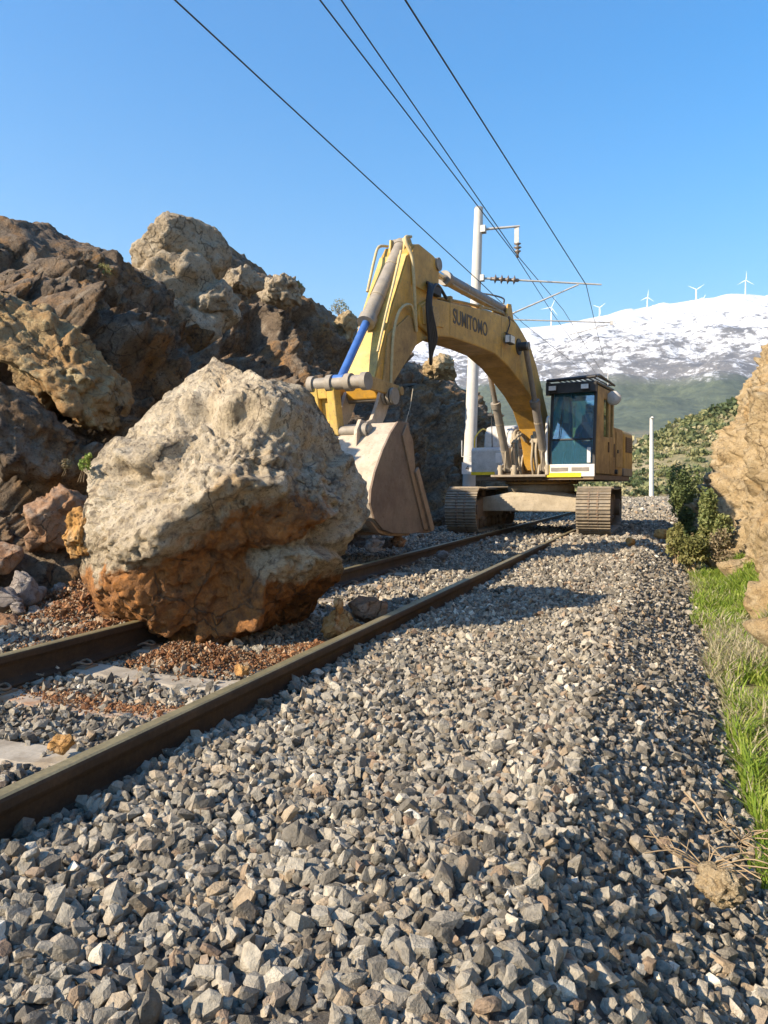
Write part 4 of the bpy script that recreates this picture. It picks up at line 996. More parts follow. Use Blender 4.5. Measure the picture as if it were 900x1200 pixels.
f2 = at(606, 299, 20.75); n2 = atz(400, 0, 7.35); wire([ext(n2, f2, .8), f2, at(660, 363, 33), at(708, 440, 62)], 'right wire of the close pair that meets the hanging insulator')
f3 = at(687, 334, 20.45); n3 = atz(475, 0, 6.3); wire([ext(n3, f3, .9), f3, at(702, 399, 33), at(714, 445, 62)], 'rightmost overhead wire, held by the long cantilever tube')
def turbine(px, pt, pb, ang, label, D=3250):
    b = Vector(at(px, pb, D)); h = (pb - pt) * D / 900 ; t = empty('wind_turbine', tuple(b - Vector((0, 0, 12)))); h += 12
    tag(t, label, 'wind turbine', 'wind turbines on the snowy ridge')
    m = MB(); m.tube([(0, 0, 0), (0, 0, h * .5), (0, 0, h)], [3.2, 2.6, 2.0], 10); m.build('tower', M['turbine'], t)
    m = MB(); m.box((-2.2, -4, h - 1.5), (2.2, 5, h + 2.6)); m.build('nacelle', M['turbine'], t, bevel=.5)
    m = MB(); m.lathe((0, -4, h + .6), (0, -1, 0), [(0, 2.0), (1.5, 1.9), (2.6, 1.2), (3.2, .2)], 12); m.build('hub', M['turbine'], t)
    R_ = (pb - pt) * D / 900 * 0.52
    m = MB(); m.add([(-.9, 0, 0), (.9, 0, 0), (2.0, 0, R_ * .2), (.35, 0, R_), (-.35, 0, R_), (-1.2, 0, R_ * .2)] + [(x, -.7 * s, z) for x, z, s in ((-.9, 0, 1), (.9, 0, 1), (2.0, R_ * .2, .8), (.35, R_, .2), (-.35, R_, .2), (-1.2, R_ * .2, .8))],
                    [(0, 1, 2, 5), (5, 2, 3, 4), (6, 11, 8, 7), (11, 10, 9, 8), (0, 6, 7, 1), (1, 7, 8, 2), (2, 8, 9, 3), (3, 9, 10, 4), (4, 10, 11, 5), (5, 11, 6, 0)])
    me = m.mesh('blade')
    for k in range(3):
        o = link('blade', me, M['turbine'], t, (0, -5.5, h + .6)); o.rotation_euler = (0, ang + k * 2.0944, 0)
    t.rotation_euler.z = D2R(YAW) * .4
for a in ((646, 361, 384, .4, 'faint wind turbine farthest left, just right of the excavator boom'), (702.5, 361, 377, .9, 'second wind turbine from the left, above the cab'),
          (758.5, 349, 366, .1, 'small wind turbine left of the two close ones on the ridge'), (815.5, 340, 360, 1.0, 'larger turbine of the two close together on the ridge'),
          (824, 350, 359, .5, 'smallest turbine, just behind the larger one of the close two'), (873.5, 329, 349, 0.05, 'highest wind turbine at the right end of the ridge')):
    turbine(*a)

# ================================================================== EXCAVATOR
TH = -D2R(9.0)                      # the upper structure is swung a little to the right at its tail
EX = Vector((-2.58, 17.6, -0.03))
ex = empty('excavator', tuple(EX)); tag(ex, 'yellow crawler excavator straddling the rails with its bucket lowered', 'excavator')
def up(mb, name, mat, bevel=0.0, parent=None, seg=2):
    return mb.build(name, M[mat], parent or ex, None, TH if parent is None else 0.0, bevel, seg)
def yz(poly, x0, x1): return MB().prism(poly, x0, x1)

# ---- undercarriage (in line with the rails)
def track_path(n):
    zc, R, yh = 0.475, 0.445, 1.78
    L1 = 2 * yh; La = math.pi * R; tot = 2 * L1 + 2 * La; out = []
    for i in range(n):
        s = i / n * tot
        if s < L1: p = (yh - s, zc - R); a = math.pi                 # bottom run, towards the front
        elif s < L1 + La:
            f = (s - L1) / R; p = (-yh - R * math.sin(f), zc - R * math.cos(f)); a = math.pi - f
        elif s < 2 * L1 + La:
            q_ = s - L1 - La; p = (-yh + q_, zc + R - 0.02 * math.sin(math.pi * q_ / L1)); a = 0.0
        else:
            f = (s - 2 * L1 - La) / R; p = (yh + R * math.sin(f), zc + R * math.cos(f)); a = -f
        out.append((p, a))
    return out
def shoe_mesh():
    m = MB(); w = 0.325
    m.box((-w, -.102, -.005), (w, .102, .014))
    for y in (-.094, -.03, .035):
        m.prism([(y - .012, .014), (y + .012, .014), (y + .007, .040), (y - .007, .040)], -w, w)
    me = m.mesh('track_shoe'); me.materials.append(M['shoe']); return me
SHOE = shoe_mesh()
def make_track(x, side):
    t = empty('track', (x, 0, 0)); t.parent = ex
    t['label'] = 'crawler track on the cab side, right in the photo' if side > 0 else 'crawler track on the rock face side, left in the photo'
    for (y, z), a in track_path(52):
        o = link('track_shoe', SHOE, None, t, (0, y, z)); o.rotation_euler = (a, 0, 0)
    link_ = MB()
    pts = track_path(104)
    for xx in (-.085, .085):
        link_.tube([(xx, p[0] - math.sin(a) * -.045 * 0, p[1]) for p, a in pts] + [(xx, pts[0][0][0], pts[0][0][1])], .035, 6)
    link_.build('track_chain', M['frame'], t)
    f = yz([(-1.45, .26), (-1.55, .50), (-1.3, .66), (-.8, .74), (.9, .74), (1.3, .66), (1.5, .5), (1.45, .26)], -.17, .17)
    for y in (-.9, .1, .9): f.box((-.21, y - .14, .22), (.21, y + .14, .30))
    f.build('track_frame', M['frame'], t, bevel=.02)
    g = MB(); g.lathe((-.20, -1.78, .475), (1, 0, 0), [(0, .12), (.01, .33), (.05, .36), (.12, .36), (.14, .40), (.26, .40), (.28, .36), (.35, .36), (.39, .33), (.40, .12)], 28); g.cyl((-.27, -1.78, .475), (.27, -1.78, .475), .10, None, 16)
    g.build('idler_wheel', M['frame'], t)
    g = MB(); g.lathe((-.20, 1.78, .475), (1, 0, 0), [(0, .10), (.02, .30), (.10, .32), (.14, .38), (.26, .38), (.30, .32), (.38, .30), (.40, .10)], 22); g.cyl((-.30, 1.78, .475), (.30, 1.78, .475), .20, None, 20)
    g.build('sprocket', M['frame'], t)
    ro = MB(); ro.lathe((-.16, 0, 0), (1, 0, 0), [(0, .05), (.01, .11), (.06, .13), (.08, .09), (.24, .09), (.26, .13), (.31, .11), (.32, .05)], 16)
    rm = ro.mesh('roller'); rm.materials.append(M['frame'])
    for y in np.linspace(-1.25, 1.25, 7): link('roller', rm, None, t, (0, y, .175))
    for y in (-.6, .6): link('roller', rm, None, t, (0, y, .80))
make_track(-1.32, -1); make_track(1.32, 1)
m = MB()
m.prism([(-1.18, .60), (-1.0, .52), (1.0, .52), (1.18, .60)], .48, .86, 2)
m.add([(-1.2, -.85, .42), (1.2, -.85, .42), (1.2, .85, .42), (-1.2, .85, .42), (-1.2, -.85, .72), (-.55, -.78, .84), (.55, -.78, .84), (1.2, -.85, .72), (1.2, .85, .72), (.55, .78, .84), (-.55, .78, .84), (-1.2, .85, .72)],
      [(3, 2, 1, 0), (0, 1, 7, 6, 5, 4), (1, 2, 8, 7), (2, 3, 11, 10, 9, 8), (3, 0, 4, 11), (4, 5, 10, 11), (5, 6, 9, 10), (6, 7, 8, 9)])
m.build('car_body', M['carbody'], ex, bevel=.03)
m = MB(); m.lathe((0, 0, .82), (0, 0, 1), [(0, .70), (.02, .74), (.17, .74), (.19, .70)], 40); m.build('swing_drum', M['carbody'], ex)
m = MB(); m.lathe((0, 0, 1.015), (0, 0, 1), [(0, .78), (.012, .82), (.05, .82), (.06, .80), (.10, .80), (.105, .84), (.15, .84), (.16, .78)], 48)
rg = m.build('swing_ring', M['yellow_dirty'], ex)
tb = MB(); tb.box((-.022, -.84, 0.055), (.022, -.79, .10)); tme = tb.mesh('ring_bolt'); tme.materials.append(M['frame'])
for k in range(44): link('ring_bolt', tme, None, rg, (0, 0, 1.015), k * 2 * math.pi / 44)

# ---- upper structure
m = MB(); m.prism([(-1.42, -.45), (-.70, -.45), (-.66, -1.12), (.48, -1.12), (.52, -1.22), (1.48, -1.22), (1.48, 2.3), (1.2, 2.9), (-1.2, 2.9), (-1.48, 2.3)], 1.10, 1.205, 2)
up(m, 'turntable_deck', 'frame', .01)
dk = MB(); dk.box((-.72, -1.30, 1.165), (.50, -.6, 1.215)); up(dk, 'front_deck_plate', 'steel', .008)
# left toolbox and tank
tb = yz([(-.52, 1.225), (-.52, 1.80), (-.46, 1.86), (1.1, 1.86), (1.1, 1.225)], -1.50, -.66); tbx = up(tb, 'tool_box', 'grey', .03)
s_ = MB(); s_.box((-1.49, -.53, 1.228), (-.92, -.518, 1.30)); up(s_, 'yellow_stripe', 'stripe')
s_ = MB(); s_.box((-.90, -.532, 1.50), (-.74, -.52, 1.72)); up(s_, 'box_latch', 'white', .005)
tk = yz([(-.10, 1.86), (-.05, 2.20), (.08, 2.36), (.30, 2.40), (1.2, 2.40), (1.2, 1.86)], -1.36, -.66); up(tk, 'fuel_tank', 'grey', .05, seg=3)
hr = MB(); hr.tube(smooth_path([(-1.46, -.40, 1.86), (-1.46, -.36, 2.10), (-1.40, -.1, 2.3), (-1.40, .2, 2.3)], 5), .017, 8); hr.tube([(-1.44, -.38, 1.85), (-1.2, -.38, 1.85)], .015, 6); up(hr, 'hand_rail', 'stripe')
an = MB(); an.cyl((-1.02, -.42, 1.86), (-1.06, -.40, 3.05), .012, .006, 6); an.box((-1.12, -.46, 2.58), (-1.0, -.40, 2.62)); up(an, 'mirror_stalk', 'dark')
en = yz([(.9, 1.21), (.9, 2.15), (1.2, 2.36), (2.4, 2.36), (2.4, 1.21)], -1.3, .55); up(en, 'engine_hood', 'yellow_dirty', .05)
ms = MB(); ms.cyl((.2, 1.9, 2.3), (.2, 1.9, 2.9), .07, None, 14); ms.cyl((.2, 1.9, 2.9), (.2, 2.03, 3.0), .07, None, 14); up(ms, 'exhaust_pipe', 'frame')
# right side panels behind the cab
sp = yz([(.50, 1.21), (.50, 2.22), (.6, 2.30), (1.56, 2.30), (1.56, 1.21)], .62, 1.47); side = up(sp, 'side_panel', 'yellow_dirty', .03)
dr = yz([(.82, 1.40), (.82, 2.2), (1.50, 2.2), (1.50, 1.40)], 1.468, 1.488); up(dr, 'service_door', 'yellow_dirty', .012)
dh = MB(); dh.box((1.488, .9, 1.72), (1.51, 1.0, 1.80)); up(dh, 'door_latch', 'dark', .004)
lk = MB(); lk.box((1.466, .62, 1.62), (1.483, .70, 1.92)); up(lk, 'side_slot', 'brown_panel')
# counterweight
cwp = [(-1.49, 1.60), (1.49, 1.60), (1.50, 2.55), (1.42, 2.88), (1.22, 3.10), (.85, 3.24), (-.85, 3.24), (-1.22, 3.10), (-1.42, 2.88), (-1.50, 2.55)]
cw = MB().prism(cwp, 1.22, 2.30, 2); up(cw, 'counterweight', 'counterweight', .13, seg=4)
cb = MB().prism([(x * 1.004, 1.6 + (y - 1.6) * 1.004) for x, y in cwp], 1.21, 1.40, 2); up(cb, 'counterweight_base', 'steel', .02)
pn = MB(); pn.prism([(1.78, 1.78), (1.78, 2.14), (2.46, 2.14), (2.46, 1.78)], 1.47, 1.512); pan = up(pn, 'vent_panel', 'brown_panel', .006)
pn = MB(); [pn.box((1.509, 1.80, z_), (1.518, 2.44, z_ + .018)) for z_ in np.linspace(1.81, 2.10, 7)]; pn.build('louvre', M['frame'], pan)['kind'] = 'stuff'
sm_ = MB(); sm_.box((1.4705, .80, 1.26), (1.4755, .812, 2.26)); up(sm_, 'panel_seam', 'brown_panel')
pn = MB(); pn.cyl((1.47, .78, 1.295), (1.53, .78, 1.295), .055, None, 12); up(pn, 'tie_down_ring', 'dark')

# ---- cab
cabo = empty('cab'); cabo.parent = ex; cabo.rotation_euler.z = TH
X0, X1, Y0, Y1, Z0, Z1 = .53, 1.50, -1.20, .46, 1.23, 3.06
def cabpart(mb, name, mat, bevel=0.0): return mb.build(name, M[mat], cabo, None, 0, bevel)
fr = MB()
fr.prism([(Y0, Z0), (Y0 + .03, 1.9), (Y0 + .16, Z1), (Y0 + .25, Z1), (Y0 + .12, 1.9), (Y0 + .10, Z0)], X0, X0 + .065)
fr.box((X0, Y1 - .12, Z0), (X0 + .06, Y1, Z1)); fr.box((X0, -.30, Z0), (X0 + .05, -.22, Z1))
fr.box((X0 + .065, Y0 - .005, Z0 + .0), (X1 - .065, Y0 + .05, 1.40)); fr.box((X0 + .06, Y0 + .14, 2.93), (X1 - .06, Y0 + .24, Z1 + .01)); fr.box((X0, Y0 + .2, 2.97), (X0 + .06, Y1, Z1))
fr.box((X0 + .06, Y1 - .08, Z0), (X1 - .06, Y1, 1.9)); fr.box((X0 + .06, Y1 - .08, 2.9), (X1 - .06, Y1, Z1)); fr.box((X0, Y0 + .10, Z0), (X0 + .045, Y1, 1.72))
fr.prism([(Y0 - .004, Z0), (Y0 + .026, 1.9), (Y0 + .156, Z1), (Y0 + .20, Z1), (Y0 + .07, 1.9), (Y0 + .05, Z0)], X1 - .062, X1 - .002)
fr.box((X0 + .06, Y0 + .005, 1.915), (X1 - .06, Y0 + .05, 1.955))
cabpart(fr, 'cab_frame', 'dark', .012)
# door side: yellow pillars and panels with a narrow window
sd_ = MB()
sd_.prism([(Y0 + .05, Z0), (Y0 + .075, 1.9), (Y0 + .20, Z1 - .02), (-.50, Z1 - .02), (-.50, 2.02), (-.02, 2.02), (-.02, Z1 - .02), (.06, Z1 - .02), (.06, Z0)], X1 - .06, X1 + .004)
sd_.box((X1 - .06, -.5, 2.82), (X1 + .002, -.02, Z1 - .022))
dro = cabpart(sd_, 'cab_door', 'yellow_dirty', .012)
hd = MB(); hd.box((X1 + .004, -.10, 1.70), (X1 + .03, -.04, 1.92)); hd.build('handle', M['brown_panel'], dro)
rp = MB(); rp.box((X1 - .06, .07, Z0), (X1 + .004, .14, Z1 - .02)); rp.box((X1 - .06, .36, Z0), (X1 + .004, Y1, Z1 - .02)); rp.box((X1 - .06, .14, Z0), (X1 + .002, .36, 2.05)); rp.box((X1 - .06, .14, 2.84), (X1 + .002, .36, Z1 - .02)); cabpart(rp, 'rear_pillar', 'yellow_dirty', .012)
gw = MB(); gw.box((X1 - .04, -.52, 2.0), (X1 - .03, .0, 2.84)); cabpart(gw, 'door_window', 'glass')
gw = MB(); gw.box((X1 - .04, .13, 2.03), (X1 - .03, .37, 2.86)); cabpart(gw, 'rear_side_window', 'glass')
ws = MB(); ws.add([(X0 + .06, Y0 + .045, 1.95), (X1 - .06, Y0 + .045, 1.95), (X1 - .06, Y0 + .165, 2.95), (X0 + .06, Y0 + .165, 2.95), (X0 + .06, Y0 + .053, 1.95), (X1 - .06, Y0 + .053, 1.95), (X1 - .06, Y0 + .173, 2.95), (X0 + .06, Y0 + .173, 2.95)],
                  [(0, 1, 2, 3), (7, 6, 5, 4), (0, 4, 5, 1), (1, 5, 6, 2), (2, 6, 7, 3), (3, 7, 4, 0)]); cabpart(ws, 'windscreen', 'windscreen')
ws = MB(); ws.box((X0 + .06, Y0 + .02, 1.39), (X1 - .06, Y0 + .028, 1.93)); cabpart(ws, 'lower_windscreen', 'windscreen')
ws = MB(); ws.box((X0 + .02, Y0 + .2, 1.72), (X0 + .028, Y1 - .1, 2.97)); cabpart(ws, 'boom_side_window', 'glass')
ws = MB(); ws.box((X0 + .06, Y1 - .04, 1.9), (X1 - .06, Y1 - .03, 2.9)); cabpart(ws, 'rear_window', 'glass')
rf = MB().prism([(X0 - .01, Y0 + .12), (X1 + .01, Y0 + .12), (X1 + .01, Y1 + .02), (X0 - .01, Y1 + .02)], Z1, Z1 + .07, 2); cabpart(rf, 'roof', 'dark', .03)
fl = MB(); fl.box((X0 + .02, Y0 + .06, Z0 - .02), (X1 - .06, Y1 - .02, Z0 + .04)); cabpart(fl, 'cab_floor', 'dark')
rgd = MB(); z = Z1 + .15
rgd.tube([(X0 - .02, Y0 - .10, z - .06), (X1 + .02, Y0 - .10, z - .03)], .035, 8); rgd.tube([(X0 - .02, Y0 + .25, z), (X1 + .02, Y0 + .25, z + .04)], .028, 8)
for i in range(9): x = X0 + .03 + i * (X1 - X0 - .06) / 8; rgd.tube([(x, Y0 - .10, z - .05), (x, Y0 + .25, z + .02), (x, Y1 - .1, z + .02)], .014, 6)
rgd.tube([(X1 + .02, Y0 - .08, z - .02), (X1 + .03, Y0 + .25, z + .03), (X1 + .03, Y1 - .1, z - .02)], .025, 8); rgd.tube([(X0, Y1 - .1, z), (X1, Y1 - .1, z)], .025, 8)
rgd.box((X0 - .03, Y0 - .02, Z1 - .16), (X1 + .0, Y0 + .10, Z1 + .03)); rgd.box((X0 - .05, Y0 - .06, Z1 - .20), (X0 + .03, Y0 + .06, Z1 + .06))
cabpart(rgd, 'roof_guard', 'dark')
for x in (X1 - .20, X0 + .10):
    lm = MB(); lm.box((x - .085, Y0 - .10, Z1 - .12), (x + .085, Y0 - .025, Z1 - .01)); l_ = cabpart(lm, 'work_light', 'dark', .01)
    lz = MB(); lz.box((x - .075, Y0 - .106, Z1 - .11), (x + .075, Y0 - .1005, Z1 - .02)); lz.build('lens', M['lamp'], l_)
mi = MB(); mc = Vector((X1 + .12, -.10, 2.86)); mi.lathe(mc, Vector((.25, -1, -.05)), [(0, .02), (.004, .12), (.012, .15), (.02, .155), (.03, .15), (.05, .10), (.06, .02)], 22); mro = cabpart(mi, 'round_mirror', 'grey')
ma = MB(); ma.tube([(X1 - .02, .0, 2.95), (X1 + .08, -.02, 2.92), tuple(mc)], .014, 6); ma.build('mirror_arm', M['dark'], mro)
wp = MB(); wp.tube([(X0 + .22, Y0 - .004, 1.95), (X0 + .26, Y0 + .05, 2.5)], .010, 5); cabpart(wp, 'wiper', 'dark')
at_ = MB(); at_.cyl((X1 - .10, .3, Z1 + .05), (X1 - .10, .32, Z1 + .55), .010, .006, 6); cabpart(at_, 'antenna', 'white')
hr = MB(); hr.tube(smooth_path([(X0 - .02, Y0 - .02, 1.42), (X0 - .03, Y0 - .05, 1.6), (X0 - .03, Y0 - .03, 2.3), (X0 - .01, Y0 + .05, 2.42)], 5), .030, 8); cabpart(hr, 'white_hand_rail', 'white')
hr = MB(); hr.box((X1 - .16, Y0 - .03, 1.45), (X1 - .09, Y0 - .015, 1.76)); cabpart(hr, 'white_strip', 'white')
# interior
se = MB(); se.box((X0 + .34, -.42, 1.62), (X0 + .80, .06, 1.76)); se.prism([(.0, 1.74), (-.04, 2.0), (.06, 2.55), (.16, 2.55), (.12, 1.74)], X0 + .36, X0 + .78); se.box((X0 + .44, .05, 2.55), (X0 + .70, .14, 2.78)); se.box((X0 + .42, -.36, 1.26), (X0 + .72, 0, 1.62)); cabpart(se, 'seat', 'rubber', .03)
co = MB(); co.prism([(-.78, 1.26), (-.78, 1.9), (-.70, 2.10), (-.55, 2.12), (-.1, 1.85), (-.1, 1.26)], X0 + .07, X0 + .27); co.add([(X0 + .08, -.9, 2.0), (X0 + .36, -.92, 1.98), (X0 + .34, -.86, 2.3), (X0 + .10, -.84, 2.34), (X0 + .08, -.84, 2.0), (X0 + .36, -.86, 1.98), (X0 + .34, -.80, 2.3), (X0 + .10, -.78, 2.34)],
    [(0, 1, 2, 3), (7, 6, 5, 4), (0, 4, 5, 1), (1, 5, 6, 2), (2, 6, 7, 3), (3, 7, 4, 0)]); cabpart(co, 'console', 'dark', .015)
lv = MB()
for x in (X0 + .24, X0 + .44): lv.tube(smooth_path([(x, -.98, 1.28), (x, -1.0, 1.5), (x + .01, -.94, 1.68)], 4), .014, 6); lv.box((x - .05, -1.06, 1.28), (x + .05, -.94, 1.31))
lv.tube(smooth_path([(X0 + .36, -.62, 1.7), (X0 + .36, -.66, 1.9), (X0 + .34, -.64, 2.0)], 4), .016, 6); lv.tube(smooth_path([(X0 + .78, -.60, 1.7), (X0 + .78, -.64, 1.9), (X0 + .76, -.62, 2.0)], 4), .016, 6); cabpart(lv, 'control_lever', 'white')
# step and white/yellow front valance under the cab
va = MB(); va.box((X0 - .03, Y0 - .055, 1.165), (X1 + .0, Y0 - .01, 1.42)); vo = cabpart(va, 'front_valance', 'white', .008)
ys = MB(); ys.box((X0 - .05, Y0 - .066, 1.155), (X0 + .04, Y0 - .056, 1.40)); ys.box((X0 + .04, Y0 - .064, 1.155), (X0 + .70, Y0 - .057, 1.245)); ys.build('yellow_stripe', M['stripe'], vo)
for x0, x1 in ((X0 + .07, X0 + .43), (X0 + .50, X0 + .86)):
    rc = MB(); rc.box((x0, Y0 - .063, 1.275), (x1, Y0 - .0565, 1.355)); rc.build('step_recess', M['cylinder'], vo)

# ---- boom
BW = .28
boom = [(-6.78, 3.62), (-6.40, 3.80), (-5.28, 3.92), (-4.54, 4.02), (-3.72, 4.11), (-3.1, 4.15), (-2.6, 4.13), (-2.2, 4.04), (-1.66, 3.82), (-1.28, 3.52), (-.95, 3.15), (-.45, 2.55), (-.10, 1.95), (.02, 1.62), (.0, 1.42), (-.12, 1.30), (-.32, 1.32),
        (-.50, 1.75), (-.75, 2.22), (-1.15, 2.58), (-1.70, 2.84), (-2.28, 3.03), (-2.98, 3.24), (-3.71, 3.37), (-4.53, 3.37), (-5.62, 3.33), (-6.45, 3.22), (-6.78, 3.30), (-6.86, 3.46)]
bo = up(yz(boom, -BW, BW), 'boom', 'yellow', .02)
def on_boom(mb, name, mat, bevel=0.0): return mb.build(name, M[mat], bo, None, 0, bevel)
bs = MB(); bs.cyl((-.42, -2.42, 3.70), (.46, -2.42, 3.70), .085, None, 18); bs.cyl((-.30, -2.42, 3.70), (.30, -2.42, 3.70), .16, None, 20); on_boom(bs, 'cylinder_pin_boss', 'dark')
bs = MB(); bs.cyl((.27, -6.42, 3.50), (.36, -6.42, 3.50), .17, .15, 22); bs.cyl((-.36, -6.42, 3.50), (-.27, -6.42, 3.50), .17, .15, 22); on_boom(bs, 'arm_pivot_boss', 'yellow_dirty')
pl = MB(); pl.prism([(-6.72, 3.34), (-6.0, 3.42), (-5.85, 3.60), (-6.0, 3.78), (-6.5, 3.74), (-6.76, 3.58)], BW - .005, BW + .022); on_boom(pl, 'doubler_plate', 'yellow', .006)
wl = MB(); wl.box((-.004 + BW, -5.72, 3.36), (BW + .004, -5.70, 3.87)); on_boom(wl, 'weld_seam', 'yellow_dirty')
wl = MB(); wl.box((BW - .004, -3.40, 3.36), (BW + .004, -3.38, 4.12)); on_boom(wl, 'weld_seam', 'yellow_dirty')
pf = MB()
for x in (-.14, .05, .20):
    pf.tube(smooth_path([(x, -6.35, 3.84), (x, -5.3, 3.99), (x, -4.2, 4.12), (x, -3.3, 4.21), (x, -2.6, 4.20), (x, -2.1, 4.07), (x, -1.5, 3.78), (x, -.9, 3.18), (x, -.3, 2.45), (x, .02, 1.9)], 4), .026, 6)
for y, z in ((-5.6, 3.96), (-4.3, 4.10), (-3.0, 4.20), (-1.7, 3.88), (-.8, 3.03)): pf.box((-.20, y - .04, z - .07), (.26, y + .04, z + .035))
on_boom(pf, 'boom_pipe', 'yellow_dirty')
cu = bpy.data.curves.new('lettering', 'FONT'); cu.body = 'SUMITOMO'; cu.size = .335; cu.extrude = .002; cu.offset = .006; cu.space_character = 1.0
to = bpy.data.objects.new('tmp', cu); COL.objects.link(to); bpy.context.view_layer.update()
me = bpy.data.meshes.new_from_object(to.evaluated_get(bpy.context.evaluated_depsgraph_get())); bpy.data.objects.remove(to)
xs_ = [v.co.x for v in me.vertices]; sc_ = 1.50 / (max(xs_) - min(xs_))
let = link('lettering', me, M['letters'], bo)
let.matrix_local = Matrix.Translation((BW + .003, -5.60, 3.575)) @ Matrix(((0, 0, 1, 0), (1, 0, 0, 0), (0, 1, 0, 0), (0, 0, 0, 1))) @ Matrix.Rotation(D2R(1.5), 4, 'Z') @ Matrix.Diagonal((sc_, 1, 1, 1))
wl = MB(); wl.box((BW + .05, -3.32, 3.62), (BW + .15, -3.06, 3.78)); wl.tube([(BW, -3.2, 3.84), (BW + .08, -3.2, 3.80)], .012, 6); lgt = on_boom(wl, 'boom_light', 'dark', .01)
lz = MB(); lz.box((BW + .06, -3.328, 3.635), (BW + .14, -3.3205, 3.765)); lz.box((BW + .1505, -3.30, 3.635), (BW + .157, -3.08, 3.765)); lz.build('lens', M['lamp'], lgt)
wc = MB(); wc.tube(smooth_path([(.29, -3.15, 3.8), (.31, -3.0, 4.05), (.24, -2.9, 4.2), (.2, -2.6, 4.22)], 4), .012, 5); on_boom(wc, 'light_cable', 'rubber')
# boom cylinders
def cyl_ram(p0, p1, f, r, rr, mat, rodmat, name, parent=None):
    p0, p1 = Vector(p0), Vector(p1); j = p0.lerp(p1, f); d = (p1 - p0).normalized()
    m = MB(); m.cyl(p0, j, r, None, 20); m.cyl(j - d * .10, j + d * .02, r * 1.22, None, 20); m.cyl(p0 - d * .02, p0 + d * .06, r * 1.1, None, 20)
    m.cyl(p0 + Vector((-r * 1.2, 0, 0)), p0 + Vector((r * 1.2, 0, 0)), r * .95, None, 16)
    b = m.build(name, M[mat], parent or ex, None, TH if parent is None else 0)
    m = MB(); m.cyl(j, p1, rr, None, 18); m.cyl(p1 - Vector((rr * 1.5, 0, 0)), p1 + Vector((rr * 1.5, 0, 0)), rr * 1.5, None, 16); m.build('piston_rod', M[rodmat], b)
    m = MB(); t_ = d.orthogonal().normalized(); s_ = d.cross(t_)
    m.tube(smooth_path([p0.lerp(j, .10) + s_ * r * 1.0, p0.lerp(j, .14) + s_ * r * 1.55, p0.lerp(j, .85) + s_ * r * 1.55, p0.lerp(j, .95) + s_ * r * 1.05], 4), r * .2, 6)
    for q_ in (.3, .7): m.cyl(p0.lerp(j, q_) - d * .015, p0.lerp(j, q_) + d * .015, r * 1.06, None, 20)
    m.build('cylinder_pipe', M['hose'], b)
    return b
cyl_ram((.42, -1.00, 1.34), (.42, -2.42, 3.70), .57, .085, .052, 'cylinder', 'cylinder', 'boom_cylinder')
cyl_ram((-.42, -1.00, 1.34), (-.42, -2.42, 3.70), .57, .085, .052, 'cylinder_dusty', 'cylinder', 'boom_cylinder')
for x in (-.42, .42):
    for s in (-.14, .11): up(yz([(-1.18, 1.21), (-1.10, 1.42), (-.95, 1.46), (-.80, 1.21)], x + s, x + s + .03), 'mounting_bracket', 'carbody', .008)
for x in (-.34, .31): up(yz([(-.55, 1.21), (-.38, 1.62), (-.18, 1.78), (.10, 1.75), (.35, 1.21)], x, x + .035), 'boom_bracket', 'carbody', .008)
# arm cylinder on top of the boom
cyl_ram((0, -2.55, 4.42), (0, -6.0, 4.38), .80, .10, .06, 'cylinder', 'rod', 'arm_cylinder', bo)
bk = MB(); [bk.prism([(-2.85, 4.10), (-2.68, 4.50), (-2.50, 4.53), (-2.25, 4.02)], x, x + .03) for x in (-.16, .13)]; on_boom(bk, 'cylinder_bracket', 'yellow', .006)

# ---- arm
AW = .235
arm = [(-7.06, 4.30), (-6.93, 4.46), (-6.72, 4.52), (-6.22, 4.48), (-6.04, 4.32), (-6.06, 3.95), (-6.18, 3.45), (-6.45, 3.18), (-6.95, 2.95), (-7.62, 2.34), (-7.82, 2.12), (-7.98, 2.12), (-8.06, 2.30), (-7.88, 2.75), (-7.55, 3.45)]
ao = up(yz(arm, -AW, AW), 'arm', 'yellow', .02)
def on_arm(mb, name, mat, bevel=0.0): return mb.build(name, M[mat], ao, None, 0, bevel)
f = MB(); f.add([(-AW + .01, -8.064, 2.33), (AW - .01, -8.064, 2.33), (AW - .01, -7.885, 2.765), (AW - .01, -7.555, 3.465), (AW - .01, -7.09, 4.28), (-AW + .01, -7.09, 4.28), (-AW + .01, -7.555, 3.465), (-AW + .01, -7.885, 2.765)], [(0, 1, 2, 7), (7, 2, 3, 6), (6, 3, 4, 5)])
f.v = [(x, y - .007, z + .003) for x, y, z in f.v]; on_arm(f, 'front_face', 'yellow_pale')
p_ = MB(); p_.prism([(-7.72, 3.02), (-7.10, 3.40), (-6.86, 3.34), (-6.86, 3.02), (-7.60, 2.36), (-7.86, 2.34)], AW - .004, AW + .028); on_arm(p_, 'side_plate', 'yellow_dirty', .006)
p_ = MB(); p_.prism([(-7.02, 4.29), (-6.92, 4.44), (-6.24, 4.45), (-6.08, 4.32), (-6.10, 3.86), (-6.98, 3.86)], AW - .004, AW + .022); on_arm(p_, 'tail_plate', 'yellow', .006)
for s in (-1, 1): p_ = MB(); p_.cyl((s * AW, -6.12, 4.37), (s * (AW + .05), -6.12, 4.37), .10, None, 16); on_arm(p_, 'pin', 'steel')
p_ = MB(); p_.cyl((-.34, -6.42, 3.5), (.34, -6.42, 3.5), .09, None, 18); on_arm(p_, 'pin', 'steel')
br = MB(); [br.prism([(-7.02, 4.24), (-6.98, 4.56), (-6.84, 4.58), (-6.60, 4.47)], x, x + .03) for x in (-.13, .10)]; on_arm(br, 'cylinder_bracket', 'yellow_pale', .006)
hs = MB()
